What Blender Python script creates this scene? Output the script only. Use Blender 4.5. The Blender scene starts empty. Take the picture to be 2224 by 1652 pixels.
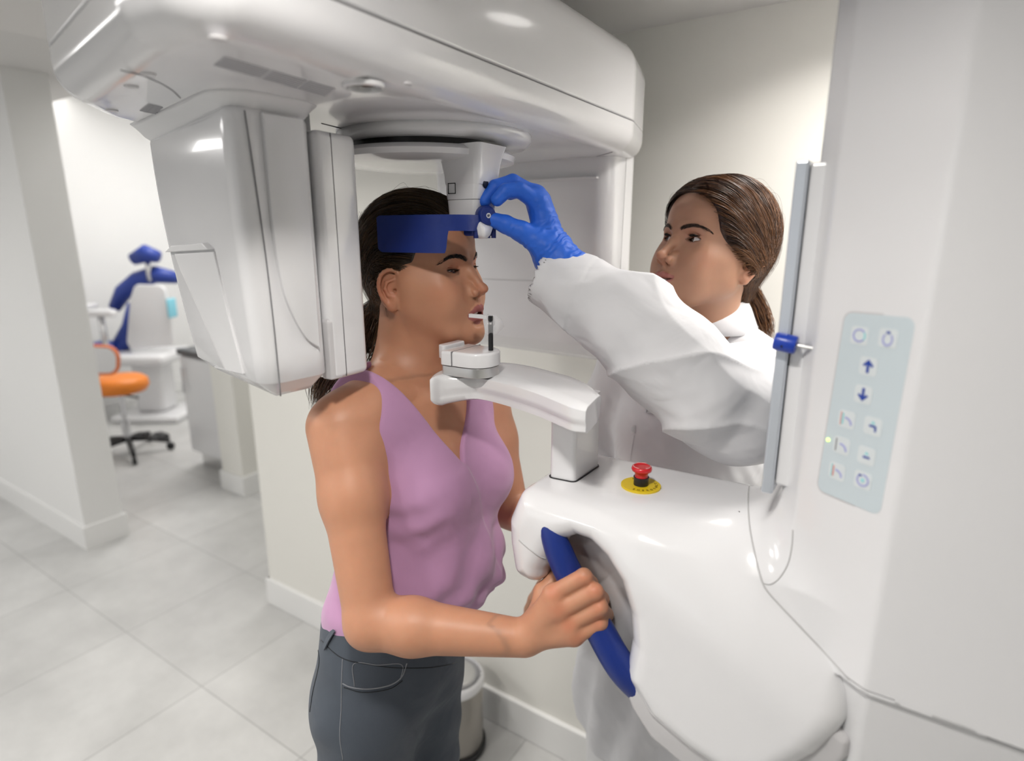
import bpy, bmesh, math, random, time
import numpy as np
from mathutils import Vector, Matrix
T0=time.time()
random.seed(7); RNG=np.random.default_rng(7)
S=bpy.context.scene
COL=S.collection
# ------------------------------------------------------------------ camera
F_PX=1300.;CX=1112.;CY=826.;H=1.60;PITCH=math.atan(321/F_PX)
_c,_s=math.cos(PITCH),math.sin(PITCH)
RV=np.array([.836,.548,0.]);RV/=np.linalg.norm(RV)
FH=np.array([-RV[1],RV[0],0.])
FW=FH*_c+np.array([0,0,-_s]);UP=FH*_s+np.array([0,0,_c]);CAM=np.array([0,0,H])
def _ray(x,y): return (x-CX)/F_PX*RV+(CY-y)/F_PX*UP+FW
def P(x,y,d): return CAM+d*_ray(x,y)
def G(x,y,z=0.): v=_ray(x,y);return CAM+v*(z-H)/v[2]
def onY(x,y,Y): v=_ray(x,y);return CAM+v*Y/v[1]
def onX(x,y,X): v=_ray(x,y);return CAM+v*X/v[0]
cam_d=bpy.data.cameras.new('camera');cam=bpy.data.objects.new('camera',cam_d);COL.objects.link(cam)
cam.location=CAM;M=Matrix(((RV[0],UP[0],-FW[0]),(RV[1],UP[1],-FW[1]),(RV[2],UP[2],-FW[2])))
cam.rotation_euler=M.to_euler();cam_d.sensor_width=36;cam_d.lens=36*F_PX/2224
cam_d.clip_start=.02;cam_d.dof.use_dof=True;cam_d.dof.focus_distance=.86;cam_d.dof.aperture_fstop=2.4
S.camera=cam
S.view_settings.view_transform='Standard';S.view_settings.look='None';S.view_settings.gamma=1
S.view_settings.use_curve_mapping=False;S.view_settings.exposure=0.0
# ------------------------------------------------------------------ objects
BASE={}
def empty(name,loc,label=None,cat=None,group=None,kind=None,parent=None):
    o=bpy.data.objects.new(name,None);COL.objects.link(o)
    loc=np.array(loc,float)
    if parent is not None: o.parent=parent;o.location=loc-BASE[parent.name]
    else: o.location=loc
    BASE[o.name]=loc;tag(o,label,cat,group,kind);return o
def tag(o,label=None,cat=None,group=None,kind=None):
    if label:o['label']=label
    if cat:o['category']=cat
    if group:o['group']=group
    if kind:o['kind']=kind
    return o
def obj(name,V,Fc,mat,parent=None,smooth=True,label=None,cat=None,group=None,kind=None,base=None,attrs=None,normals=None,auto=None):
    """V world coordinates (N,3); Fc list of faces or (M,k) array. Links ONE mesh object."""
    V=np.asarray(V,float)
    if parent is not None: b=BASE[parent.name]
    elif base is not None: b=np.array(base,float)
    else: b=np.array([(V[:,0].min()+V[:,0].max())/2,(V[:,1].min()+V[:,1].max())/2,V[:,2].min()])
    me=bpy.data.meshes.new(name)
    L=V-b
    if isinstance(Fc,np.ndarray):
        k=Fc.shape[1];n=len(Fc)
        me.vertices.add(len(L));me.vertices.foreach_set('co',L.ravel())
        me.loops.add(n*k);me.loops.foreach_set('vertex_index',Fc.ravel().astype(np.int32))
        me.polygons.add(n);me.polygons.foreach_set('loop_start',(np.arange(n)*k).astype(np.int32))
        me.update(calc_edges=True);me.validate()
    else:
        me.from_pydata([tuple(v) for v in L],[],[tuple(int(i) for i in f) for f in Fc])
    me.polygons.foreach_set('use_smooth',[bool(smooth)]*len(me.polygons))
    if attrs:
        for an,arr in attrs.items():
            arr=np.asarray(arr,float)
            if arr.ndim==1:
                a=me.attributes.new(an,'FLOAT','POINT');a.data.foreach_set('value',arr)
            else:
                a=me.attributes.new(an,'FLOAT_VECTOR','POINT');a.data.foreach_set('vector',arr.ravel())
    if normals is not None: me.normals_split_custom_set_from_vertices([tuple(x) for x in normals])
    if mat is not None: me.materials.append(mat)
    o=bpy.data.objects.new(name,me);COL.objects.link(o)
    if parent is not None:o.parent=parent;o.location=(0,0,0)
    else:o.location=b
    BASE[o.name]=b
    if auto is not None:
        me.set_sharp_from_angle(angle=math.radians(auto))
    return tag(o,label,cat,group,kind)
def bevel(o,w,seg=3,angle=30):
    m=o.modifiers.new('bevel','BEVEL');m.width=w;m.segments=seg;m.limit_method='ANGLE';m.angle_limit=math.radians(angle);m.harden_normals=False
    return o
class MB:
    def __init__(s): s.V=[];s.F=[]
    def add(s,V,F):
        n=len(s.V);s.V+=[tuple(v) for v in V];s.F+=[tuple(int(i)+n for i in f) for f in F];return s
    def box(s,a,b,R=None,o=None):
        a=np.array(a,float);b=np.array(b,float)
        V=np.array([[x,y,z] for z in (a[2],b[2]) for y in (a[1],b[1]) for x in (a[0],b[0])])
        if R is not None: V=V@np.array(R).T
        if o is not None: V=V+np.array(o)
        return s.add(V,[(0,2,3,1),(4,5,7,6),(0,1,5,4),(2,6,7,3),(0,4,6,2),(1,3,7,5)])
    def tube(s,pts,r,n=16,cap=True,closed=False):
        V,F=tube(pts,r,n,cap,closed);return s.add(V,F)
    def lathe(s,prof,c,axis=(0,0,1),n=32):
        V,F=lathe(prof,c,axis,n);return s.add(V,F)
    def build(s,name,mat,parent=None,**k): return obj(name,np.array(s.V),s.F,mat,parent,**k)
def basis(axis):
    a=np.array(axis,float);a/=np.linalg.norm(a)
    t=np.array([1,0,0]) if abs(a[0])<.9 else np.array([0,1,0])
    u=np.cross(a,t);u/=np.linalg.norm(u);return u,np.cross(a,u),a
def lathe(prof,c,axis=(0,0,1),n=32):
    u,v,a=basis(axis);c=np.array(c,float);V=[];F=[]
    for (r,h) in prof:
        for i in range(n):
            t=2*math.pi*i/n;V.append(c+a*h+(u*math.cos(t)+v*math.sin(t))*max(r,1e-5))
    m=len(prof)
    for j in range(m-1):
        for i in range(n):
            k=(i+1)%n;F.append((j*n+i,j*n+k,(j+1)*n+k,(j+1)*n+i))
    F.append(tuple(range(n))[::-1]);F.append(tuple((m-1)*n+i for i in range(n)))
    return np.array(V),F
def spline(pts,n):
    """Catmull-Rom resample"""
    p=np.array(pts,float);p=np.vstack([2*p[0]-p[1],p,2*p[-1]-p[-2]]);m=len(p)-3
    out=[]
    for t in np.linspace(0,m-1e-9,n):
        i=int(t);f=t-i;a,b,c,d=p[i:i+4]
        out.append(.5*((2*b)+(c-a)*f+(2*a-5*b+4*c-d)*f*f+(3*b-a-3*c+d)*f**3))
    return np.array(out)
def tube(pts,r,n=16,cap=True,closed=False):
    p=np.array(pts,float);m=len(p)
    r=np.full(m,r,float) if np.isscalar(r) else np.array(r,float)
    T=np.gradient(p,axis=0)
    if closed: T=np.roll(p,-1,0)-np.roll(p,1,0)
    T/=np.linalg.norm(T,axis=1)[:,None]+1e-12
    u,v,_=basis(T[0]);V=[];F=[]
    for j in range(m):
        u=u-T[j]*(u@T[j]);u/=np.linalg.norm(u)+1e-12;v=np.cross(T[j],u)
        for i in range(n):
            t=2*math.pi*i/n;V.append(p[j]+(u*math.cos(t)+v*math.sin(t))*r[j])
    for j in range(m if closed else m-1):
        q=(j+1)%m
        for i in range(n):
            k=(i+1)%n;F.append((j*n+i,j*n+k,q*n+k,q*n+i))
    if cap and not closed: F.append(tuple(range(n))[::-1]);F.append(tuple((m-1)*n+i for i in range(n)))
    return V,F
def rpoly(pts,rad,seg=8):
    """rounded polygon outline; rad scalar or list"""
    p=np.array(pts,float);n=len(p);rad=[rad]*n if np.isscalar(rad) else rad;out=[]
    for i in range(n):
        a,b,c=p[i-1],p[i],p[(i+1)%n];d1=a-b;d2=c-b;l1=np.linalg.norm(d1);l2=np.linalg.norm(d2);d1/=l1;d2/=l2
        ang=math.acos(np.clip(d1@d2,-1,1));r=rad[i]
        if r<=1e-6: out.append(b);continue
        t=min(r/math.tan(ang/2),l1*.49,l2*.49);A=b+d1*t;B=b+d2*t
        for k in range(seg+1):
            f=k/seg;out.append((1-f)**2*A+2*f*(1-f)*b+f*f*B if ang>2.6 else None)
            if out[-1] is None:
                out.pop();rr=t*math.tan(ang/2);bis=(d1+d2);bis/=np.linalg.norm(bis);c0=b+bis*math.hypot(rr,t)
                a0=A-c0;b0=B-c0;om=math.acos(np.clip(a0@b0/(rr*rr),-1,1))
                out.append(c0+(math.sin((1-f)*om)*a0+math.sin(f*om)*b0)/math.sin(om))
    return np.array(out)
def offs(o,d):
    """inset a closed CCW outline by d"""
    t=np.roll(o,-1,0)-np.roll(o,1,0);t/=np.linalg.norm(t,axis=1)[:,None]+1e-12
    nn=np.stack([-t[:,1],t[:,0]],1)
    area=np.sum(o[:,0]*np.roll(o[:,1],-1)-np.roll(o[:,0],-1)*o[:,1])
    return o+nn*d*(1 if area>0 else -1)
def prism(outline,levels,to3=None):
    """levels: list of (h, inset[, scale fn]); to3 maps (u,v,h)->xyz"""
    V=[];n=len(outline)
    for lv in levels:
        o=offs(outline,lv[1])
        for q in o: V.append((q[0],q[1],lv[0]))
    V=np.array(V)
    if to3 is not None: V=to3(V)
    F=[tuple(range(n))[::-1]]
    for j in range(len(levels)-1):
        for i in range(n):
            k=(i+1)%n;F.append((j*n+i,j*n+k,(j+1)*n+k,(j+1)*n+i))
    F.append(tuple((len(levels)-1)*n+i for i in range(n)));return V,F
def rlev(z0,z1,r0,r1,seg=6):
    L=[(z0+r0*(1-math.cos(t)),r0*(1-math.sin(t))) for t in np.linspace(0,math.pi/2,seg+1)] if r0>0 else [(z0,0)]
    L+=[(z1-r1*(1-math.sin(t)),r1*(1-math.cos(t))) for t in np.linspace(0,math.pi/2,seg+1)] if r1>0 else [(z1,0)]
    return L
# ------------------------------------------------------------------ materials
def mat(name,col,rough=.5,metal=0.,spec=.5,coat=0.,sss=0.,noise=0.,nscale=8.,bump=0.,bscale=200.,trans=0.,emit=None,estr=0.,alpha=1.,sheen=0.,cr=.05):
    m=bpy.data.materials.new(name);m.use_nodes=True;N=m.node_tree.nodes;L=m.node_tree.links;b=N['Principled BSDF']
    b.inputs['Base Color'].default_value=(*col,1);b.inputs['Roughness'].default_value=rough;b.inputs['Metallic'].default_value=metal
    b.inputs['Specular IOR Level'].default_value=spec;b.inputs['Coat Weight'].default_value=coat;b.inputs['Coat Roughness'].default_value=cr
    b.inputs['Transmission Weight'].default_value=trans;b.inputs['Alpha'].default_value=alpha;b.inputs['Sheen Weight'].default_value=sheen
    if sss: b.inputs['Subsurface Weight'].default_value=sss;b.inputs['Subsurface Radius'].default_value=(.012,.004,.002);b.inputs['Subsurface Scale'].default_value=.5
    if emit: b.inputs['Emission Color'].default_value=(*emit,1);b.inputs['Emission Strength'].default_value=estr
    tc=N.new('ShaderNodeTexCoord')
    if noise:
        n=N.new('ShaderNodeTexNoise');n.inputs['Scale'].default_value=nscale;n.inputs['Detail'].default_value=5;L.new(tc.outputs['Object'],n.inputs['Vector'])
        r=N.new('ShaderNodeMapRange');r.inputs['To Min'].default_value=1-noise;r.inputs['To Max'].default_value=1+noise;L.new(n.outputs['Fac'],r.inputs['Value'])
        x=N.new('ShaderNodeVectorMath');x.operation='SCALE';x.inputs[0].default_value=col;L.new(r.outputs[0],x.inputs['Scale']);L.new(x.outputs[0],b.inputs['Base Color'])
    if bump:
        n=N.new('ShaderNodeTexNoise');n.inputs['Scale'].default_value=bscale;n.inputs['Detail'].default_value=3;L.new(tc.outputs['Object'],n.inputs['Vector'])
        bp=N.new('ShaderNodeBump');bp.inputs['Strength'].default_value=bump;bp.inputs['Distance'].default_value=.002;L.new(n.outputs['Fac'],bp.inputs['Height']);L.new(bp.outputs[0],b.inputs['Normal'])
    return m
MW=mat('white_plastic',(.80,.80,.815),.16,coat=.5,noise=.01,nscale=3)
MW2=mat('white_satin_plastic',(.77,.77,.78),.38,noise=.01,nscale=3)
MLG=mat('light_grey_plastic',(.60,.59,.60),.35,noise=.01,nscale=3)
MSEAM=mat('seam_grey',(.22,.22,.23),.6,noise=.02)
MSEAML=mat('seam_light_grey',(.5,.5,.5),.5,noise=.02)
MBLK=mat('black_plastic',(.012,.012,.014),.35,noise=.05)
MNAVY=mat('navy_plastic',(.007,.027,.20),.38,noise=.03,nscale=4,bump=.04,bscale=900)
MBLUE=mat('blue_plastic',(.01,.05,.42),.32,noise=.03)
MALU=mat('brushed_aluminium',(.62,.62,.62),.3,metal=.9,noise=.02,bump=.02,bscale=400)
MWALL=mat('cream_wall_paint',(.79,.78,.735),.75,noise=.012,nscale=2,bump=.03,bscale=300)
MWALLW=mat('white_wall_paint',(.80,.80,.79),.75,noise=.01,nscale=2,bump=.03,bscale=300)
MCEIL=mat('ceiling_paint',(.68,.67,.66),.9,noise=.01,nscale=2)
MBASE=mat('baseboard_white',(.82,.82,.81),.35,noise=.01,nscale=3)
# ------------------------------------------------------------------ SDF kit
class Prim:
    __slots__=('op','k','fn','tagname')
    def __init__(s,op,k,fn,tagname=''): s.op=op;s.k=k;s.fn=fn;s.tagname=tagname
def f_cap(a,b,ra,rb=None):
    a=np.array(a,float);b=np.array(b,float);rb=ra if rb is None else rb;ab=b-a;L=float(ab@ab)+1e-12
    def f(p):
        q=p-a;t=np.clip(q@ab/L,0,1);return np.sqrt(((q-t[:,None]*ab)**2).sum(1))-(ra+(rb-ra)*t)
    return f
def f_ell(c,r,R=None):
    c=np.array(c,float);r=np.array(r,float)
    def f(p):
        q=p-c
        if R is not None:q=q@R
        k0=np.sqrt(((q/r)**2).sum(1));k1=np.sqrt(((q/r**2)**2).sum(1))+1e-9
        return k0*(k0-1)/k1
    return f
def f_box(c,h,r=0.,R=None):
    c=np.array(c,float);h=np.array(h,float)-r
    def f(p):
        q=p-c
        if R is not None:q=q@R
        q=np.abs(q)-h
        return np.sqrt((np.maximum(q,0)**2).sum(1))+np.minimum(q.max(1),0)-r
    return f
def f_plane(pt,n):
    pt=np.array(pt,float);n=np.array(n,float);n/=np.linalg.norm(n);return lambda p:(p-pt)@n
def seg_chain(op,k,pts,rs):
    return [Prim(op,k,f_cap(pts[i],pts[i+1],rs[i],rs[i+1])) for i in range(len(pts)-1)]
def smin(a,b,k):
    if np.isscalar(k) and k<=0:return np.minimum(a,b)
    h=np.maximum(k-np.abs(a-b),0)/k;return np.minimum(a,b)-h*h*k*.25
class Field:
    def __init__(s,prims,disp=None,off=0.): s.pr=prims;s.disp=disp;s.off=off
    def __call__(s,p,c=None,r=None):
        act=s.pr
        if c is not None:
            ds=[float(q.fn(c[None])[0]) for q in s.pr]
            best=min([d for d,q in zip(ds,s.pr) if q.op=='u'])
            act=[q for d,q in zip(ds,s.pr) if (q.op=='u' and d-r<=best+r+q.k+.004) or (q.op in 'si' ) and (q.op=='i' or d-r<=q.k)]
        d=None
        for q in act:
            x=q.fn(p)
            if q.op=='u': d=x if d is None else smin(d,x,q.k)
            elif d is None: continue
            elif q.op=='s': d=-smin(-d,x,q.k)
            else: d=-smin(-d,-x,q.k)
        if s.off: d=d-s.off
        if s.disp is not None: d=d+s.disp(p)
        return d
def sdf_mesh(f,lo,hi,h,keep=None,nb=12,normals=True,lip=1.35):
    """sparse surface nets"""
    lo=np.array(lo,float);hi=np.array(hi,float)
    nbk=np.ceil((hi-lo)/(h*nb)).astype(int);bs=h*nb
    idx=np.stack(np.meshgrid(*[np.arange(n) for n in nbk],indexing='ij'),-1).reshape(-1,3)
    cen=lo+(idx+.5)*bs;rad=bs*math.sqrt(3)/2
    dv=np.concatenate([f(cen[i:i+200000]) for i in range(0,len(cen),200000)])
    m=np.abs(dv)<rad*lip+.003;idx=idx[m];cen=cen[m]
    # group to 3x3x3 superblocks for culling
    sb=idx//3;key=(sb[:,0]*4096+sb[:,1])*4096+sb[:,2];order=np.argsort(key,kind='stable');idx=idx[order];cen=cen[order];key=key[order]
    starts=np.r_[0,np.flatnonzero(np.diff(key))+1,len(key)]
    g=np.arange(nb+1);lat=np.stack(np.meshgrid(g,g,g,indexing='ij'),-1).reshape(-1,3)
    NX=np.array(nbk)*nb+2
    cv=[];ck=[];ek=[]
    for si in range(len(starts)-1):
        bi=idx[starts[si]:starts[si+1]]
        if len(bi)==0:continue
        c=lo+(bi.mean(0)+.5)*bs;r=np.linalg.norm((bi-bi.mean(0))*bs,axis=1).max()+rad
        L=(bi[:,None,:]*nb+lat[None]).reshape(-1,3);D=f(lo+L*h,c,r).reshape(len(bi),nb+1,nb+1,nb+1)
        sg=D<0
        full=(nb+1)
        allp=sg.reshape(len(bi),-1);act=np.flatnonzero(allp.any(1)&~allp.all(1))
        if len(act)==0:continue
        D=D[act];sg=sg[act];B=bi[act]*nb
        # cells
        acc=np.zeros(D.shape[:1]+(nb,nb,nb,3));cnt=np.zeros(D.shape[:1]+(nb,nb,nb))
        for ax in range(3):
            o1,o2=[a for a in range(3) if a!=ax]
            for i in (0,1):
                for j in (0,1):
                    sl0=[slice(0,nb)]*3;sl0[o1]=slice(i,nb+i);sl0[o2]=slice(j,nb+j);sl1=list(sl0);sl1[ax]=slice(1,nb+1)
                    a=D[(slice(None),*sl0)];b=D[(slice(None),*sl1)];cr=(a<0)!=(b<0)
                    t=np.where(cr,a/(a-b+1e-20),0)
                    acc[...,ax]+=t;acc[...,o1]+=cr*i;acc[...,o2]+=cr*j;cnt+=cr
        w=np.argwhere(cnt>0)
        if len(w):
            q=acc[w[:,0],w[:,1],w[:,2],w[:,3]]/cnt[w[:,0],w[:,1],w[:,2],w[:,3]][:,None]
            cell=B[w[:,0]]+w[:,1:]
            cv.append(lo+(cell+q)*h);ck.append((cell[:,0]*NX[1]+cell[:,1])*NX[2]+cell[:,2])
        for ax in range(3):
            sl1=[slice(0,nb)]*3;sl1[ax]=slice(1,nb+1)
            a=sg[:,:nb,:nb,:nb];b=sg[(slice(None),*sl1)]
            w=np.argwhere(a!=b)
            if len(w):
                pt=B[w[:,0]]+w[:,1:];ek.append(np.c_[pt,np.full(len(pt),ax),a[w[:,0],w[:,1],w[:,2],w[:,3]]])
    V=np.concatenate(cv);K=np.concatenate(ck);o=np.argsort(K);K=K[o];V=V[o]
    E=np.concatenate(ek);Q=[]
    for ax in range(3):
        e=E[E[:,3]==ax];o1,o2=[(1,2),(2,0),(0,1)][ax]
        cs=[]
        for (i,j) in ((0,0),(1,0),(1,1),(0,1)):
            c=e[:,:3].copy();c[:,o1]-=i;c[:,o2]-=j
            k=(c[:,0]*NX[1]+c[:,1])*NX[2]+c[:,2];pos=np.searchsorted(K,k);pos=np.clip(pos,0,len(K)-1)
            cs.append(np.where((K[pos]==k)&(c.min(1)>=0),pos,-1))
        q=np.stack(cs,1);ok=(q>=0).all(1);q=q[ok];ins=e[ok,4]>0
        q[~ins]=q[~ins][:,::-1];Q.append(q)
    Q=np.concatenate(Q)
    if keep is not None:
        m=keep(V[Q].mean(1));Q=Q[m]
    u,inv=np.unique(Q,return_inverse=True);V=V[u];Q=inv.reshape(-1,4)
    nrm=None
    # one Newton step onto the surface + gradient normals (in spatial chunks)
    nrm=np.zeros_like(V);e=h*.5
    ck=np.floor((V-lo)/(bs*3)).astype(int);kk=(ck[:,0]*4096+ck[:,1])*4096+ck[:,2];o=np.argsort(kk,kind='stable');st=np.r_[0,np.flatnonzero(np.diff(kk[o]))+1,len(o)]
    for si in range(len(st)-1):
        ii=o[st[si]:st[si+1]];p=V[ii];c=p.mean(0);r=np.linalg.norm(p-c,axis=1).max()+2*e
        d0=f(p,c,r);g=np.stack([f(p+np.eye(3)[a]*e,c,r)-f(p-np.eye(3)[a]*e,c,r) for a in range(3)],1)/(2*e)
        gn=np.linalg.norm(g,axis=1)[:,None]+1e-9;step=np.clip(d0[:,None]/gn,-h*.6,h*.6)
        V[ii]=p-g/gn*step;nrm[ii]=g/gn
    return V,Q,nrm
def merge(*ms):
    Vs=[];Qs=[];Ns=[];n=0
    for V,Q,N in ms: Vs.append(V);Qs.append(Q+n);Ns.append(N);n+=len(V)
    return np.concatenate(Vs),np.concatenate(Qs),np.concatenate(Ns)
def raycast_sdf(f,o,dirs,t0=.2,t1=3.):
    dirs=dirs/np.linalg.norm(dirs,axis=1)[:,None];t=np.full(len(dirs),t0)
    for _ in range(120):
        d=f(o+dirs*t[:,None]);t=np.minimum(t+np.maximum(d,-.01)*.7,t1)
    return o+dirs*t[:,None],t<t1-1e-3
def snoise(p,sc,seed=0):
    """cheap smooth pseudo noise from sines"""
    r=np.random.default_rng(seed);v=np.zeros(len(p))
    for i in range(5):
        k=r.normal(size=3)*sc*(.6+.5*i);v+=np.sin(p@k+r.uniform(0,6.28))/(1+.5*i)
    return v/2.2
# ------------------------------------------------------------------ room
YW=1.384;ZN=2.035;ZH=2.30;ZF=2.78
def slab(name,a,b,m,kind='structure',parent=None,**k):
    return MB().box(a,b).build(name,m,parent,smooth=False,kind=kind,**k)
def floor_mat():
    m=bpy.data.materials.new('grey_stone_tile');m.use_nodes=True;N=m.node_tree.nodes;L=m.node_tree.links;b=N['Principled BSDF']
    g=N.new('ShaderNodeNewGeometry')
    mp=N.new('ShaderNodeMapping');mp.inputs['Location'].default_value=(1.955-.555*3,-.925+.54*2,0);L.new(g.outputs['Position'],mp.inputs['Vector'])
    br=N.new('ShaderNodeTexBrick');br.offset=.0;br.inputs['Scale'].default_value=1;br.inputs['Brick Width'].default_value=.555;br.inputs['Row Height'].default_value=.54
    br.inputs['Mortar Size'].default_value=.0022;br.inputs['Color1'].default_value=(.51,.51,.50,1);br.inputs['Color2'].default_value=(.57,.57,.56,1);br.inputs['Mortar'].default_value=(.36,.36,.355,1)
    L.new(mp.outputs[0],br.inputs['Vector'])
    n=N.new('ShaderNodeTexNoise');n.inputs['Scale'].default_value=2.2;n.inputs['Detail'].default_value=8;n.inputs['Roughness'].default_value=.62;L.new(g.outputs['Position'],n.inputs['Vector'])
    mr=N.new('ShaderNodeMapRange');mr.inputs['From Min'].default_value=.3;mr.inputs['From Max'].default_value=.7;mr.inputs['To Min'].default_value=.84;mr.inputs['To Max'].default_value=1.16;L.new(n.outputs['Fac'],mr.inputs['Value'])
    x=N.new('ShaderNodeVectorMath');x.operation='SCALE';L.new(br.outputs['Color'],x.inputs[0]);L.new(mr.outputs[0],x.inputs['Scale']);L.new(x.outputs[0],b.inputs['Base Color'])
    b.inputs['Roughness'].default_value=.34
    return m
MFLOOR=floor_mat()
slab('floor',(-8.6,-2.6,-.05),(1.4,4.6,0),MFLOOR)
slab('wall_back',(-2.185,YW,0),(1.3,YW+.16,ZF),MWALL)
slab('wall_right',(1.2,-2.5,0),(1.35,YW,ZF),MWALL)
slab('wall_front',(-8.4,-2.5,0),(1.2,-2.4,ZF),MWALLW)
slab('wall_left',(-7.6,1.15,0),(-3.395,1.33,ZF),MWALLW)
slab('wall_far_left',(-8.4,-2.4,0),(-8.3,1.15,ZF),MWALLW)
slab('wall_far',(-6.35,1.33,0),(-6.2,4.3,ZF),MWALLW)
slab('wall_far_back',(-6.2,4.2,0),(-2.0,4.35,ZF),MWALLW)
slab('wall_corner_post',(-3.52,1.985,0),(-3.30,4.2,ZF),MWALL)
slab('wall_inner_return',(-2.185,YW+.16,0),(-2.03,4.2,ZF),MWALL)
slab('ceiling',(-8.4,-2.4,ZF),(1.2,4.3,ZF+.08),MCEIL)
slab('ceiling_nook',(-1.75,-1.1,ZN),(1.2,YW,ZN+.06),MCEIL)
slab('ceiling_hall',(-7.6,-2.4,ZH),(-1.75,1.6,ZH+.06),MCEIL)
def baseboard(name,a,b,hh=.125):
    o=MB().box((a[0],a[1],0),(b[0],b[1],hh)).build(name,MBASE,None,smooth=False,kind='structure')
    return o if ('left' in name or 'post' in name) else bevel(o,.004,2)
t_=.014
baseboard('baseboard_back',(-2.199,YW-t_),(1.2,YW+.01))
baseboard('baseboard_return',(-2.199,YW-t_+.002),(-2.18,4.2))
baseboard('baseboard_left',(-7.6,1.136),(-3.381,1.155))
baseboard('baseboard_left_end',(-3.40,1.1345),(-3.3795,1.344),.1255)
baseboard('baseboard_post',(-3.534,1.971),(-3.286,1.99))
baseboard('baseboard_post_side',(-3.305,1.9695),(-3.2845,4.2),.1255)
baseboard('baseboard_far',(-6.205,1.33),(-6.186,4.2))
# light fixtures: recessed downlights (emissive lens in a ring), light from an area lamp just below each
MLAMP=mat('lamp_lens',(1,1,1),.5,emit=(1,.97,.93),estr=4.)
def downlight(x,y,z,r,power,label,size=None,col=(1,.96,.91),spread=2.4,fixture=True):
    if fixture:
        e=empty('ceiling_downlight',(x,y,z),label,'ceiling light','recessed downlights')
        V,F=lathe([(r+.018,0),(r+.018,-.006),(r,-.008),(r,-.002)],(x,y,z),n=40);obj('trim_ring',V,F,MBASE,e,smooth=False)
        V,F=lathe([(r,-.002),(r*.97,-.0045)],(x,y,z),n=40);obj('lens',V,F,MLAMP,e,smooth=False)
    l=bpy.data.lights.new('lamp','AREA');l.shape='DISK';l.size=size or r*2;l.energy=power;l.color=col;l.spread=spread
    o=bpy.data.objects.new('downlight_lamp',l);COL.objects.link(o);o.location=(x,y,z-.012)
# ------------------------------------------------------------------ far treatment room
MCH=mat('blue_upholstery',(.02,.05,.30),.45,noise=.05);MORG=mat('orange_upholstery',(.85,.24,.02),.45,noise=.04);MORR=mat('orange_trim',(.80,.22,.08),.5)
MCHR=mat('chrome',(.65,.65,.67),.15,metal=1.);MCYN=mat('cyan_cloth',(.25,.62,.75),.8)
def cush(name,a,b,m,parent,r=.03,R=None,o=None,sharp=False):
    x=MB();a=np.array(a,float);b=np.array(b,float)
    ob=x.box(a,b,R,o).build(name,m,parent,smooth=True);bevel(ob,r,4);return ob
bd=lambda px,py,dist:CAM+_ray(px,py)*dist
# dental chair: placed about five metres away; local x runs to the right in the photo
cb=G(345,905);RR=np.stack([RV,np.cross([0,0,1.],RV),[0,0,1.]],1)
DC=empty('dental_chair',cb,'blue and white dental treatment chair on a white base in the far room','dental chair')
def L(x,y,z): return cb+RR@np.array([x,y,z],float)
cush('base_plate',(-.30,-.20,.0),(.28,.30,.06),MW,DC,.02,RR,cb)
cush('lift_column',(-.16,-.06,.05),(.10,.18,.55),MW,DC,.05,RR,cb)
cush('seat_shell',(-.30,-.20,.50),(.22,.30,.60),MW,DC,.04,RR,cb)
pr=[(-.12,.60),(.26,.66),(.22,1.18),(.10,1.27),(-.04,1.22)]
V,F=prism(rpoly([(-.17,.62),(.25,.66),(.24,1.17),(-.01,1.18),(-.07,1.05)],.06,6),rlev(-.03,.0,.01,.01),lambda V:cb+np.stack([V[:,0],V[:,2]-.02,V[:,1]],1)@RR.T);obj('backrest_shell',V,F,MW,DC,auto=50)
V,F=tube([L(-.32,.12,.96),L(-.22,.12,1.10),L(-.08,.12,1.20),L(.08,.12,1.25),L(.26,.12,1.22)],[.05,.07,.075,.075,.05],16);V=np.array(V);obj('backrest_cushion',V,F,MCH,DC)
V,F=tube([L(-.30,.05,.60),L(-.16,.06,.80),L(-.12,.08,1.0)],[.07,.075,.05],14);obj('seat_cushion',np.array(V),F,MCH,DC)
cush('leg_cushion',(-.54,-.06,.58),(-.28,.18,.67),MCH,DC,.04,RR,cb)
V,F=tube([L(.06,.05,1.20),L(.07,.05,1.36)],[.02,.02],10);obj('headrest_post',np.array(V),F,MCHR,DC)
V,F=tube([L(-.06,.06,1.38),L(.06,.06,1.43),L(.16,.06,1.40)],[.05,.075,.05],16);obj('headrest',np.array(V),F,MCH,DC)
V,F=tube([L(-.62,-.12,.72),L(-.62,-.12,1.0)],.02,10);obj('tray_arm',np.array(V),F,MCHR,DC)
cush('armrest',(-.36,-.26,.93),(-.10,-.18,.99),MW,DC,.02,RR,cb)
V,F=tube([L(-.22,-.22,.60),L(-.22,-.22,.94)],.025,10);obj('armrest_post',np.array(V),F,MCHR,DC)
tb=empty('instrument_tray',L(-.60,-.2,0),'white instrument tray beside the blue dental chair','tray')
cush('tray_top',(-.72,-.28,.98),(-.36,-.02,1.02),MW,tb,.015,RR,cb);V,F=tube([L(-.55,-.15,.0),L(-.55,-.15,.98)],.022,12);obj('post',np.array(V),F,MW,tb);V,F=lathe([(.14,0),(.15,.02),(.05,.04)],L(-.55,-.15,0));obj('foot',V,F,MW,tb)
gl=cush('folded_cloth',(-.66,-.26,.62),(-.60,-.24,.78),MCYN,None,.008,RR,cb);tag(gl,'small cyan cloth hanging below the white instrument tray','cloth')
g2=cush('paper_towel',(.262,-.10,.90),(.282,.02,1.06),MCYN,None,.008,RR,cb);tag(g2,'cyan towel hanging on the right edge of the dental chair back','towel')
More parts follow.
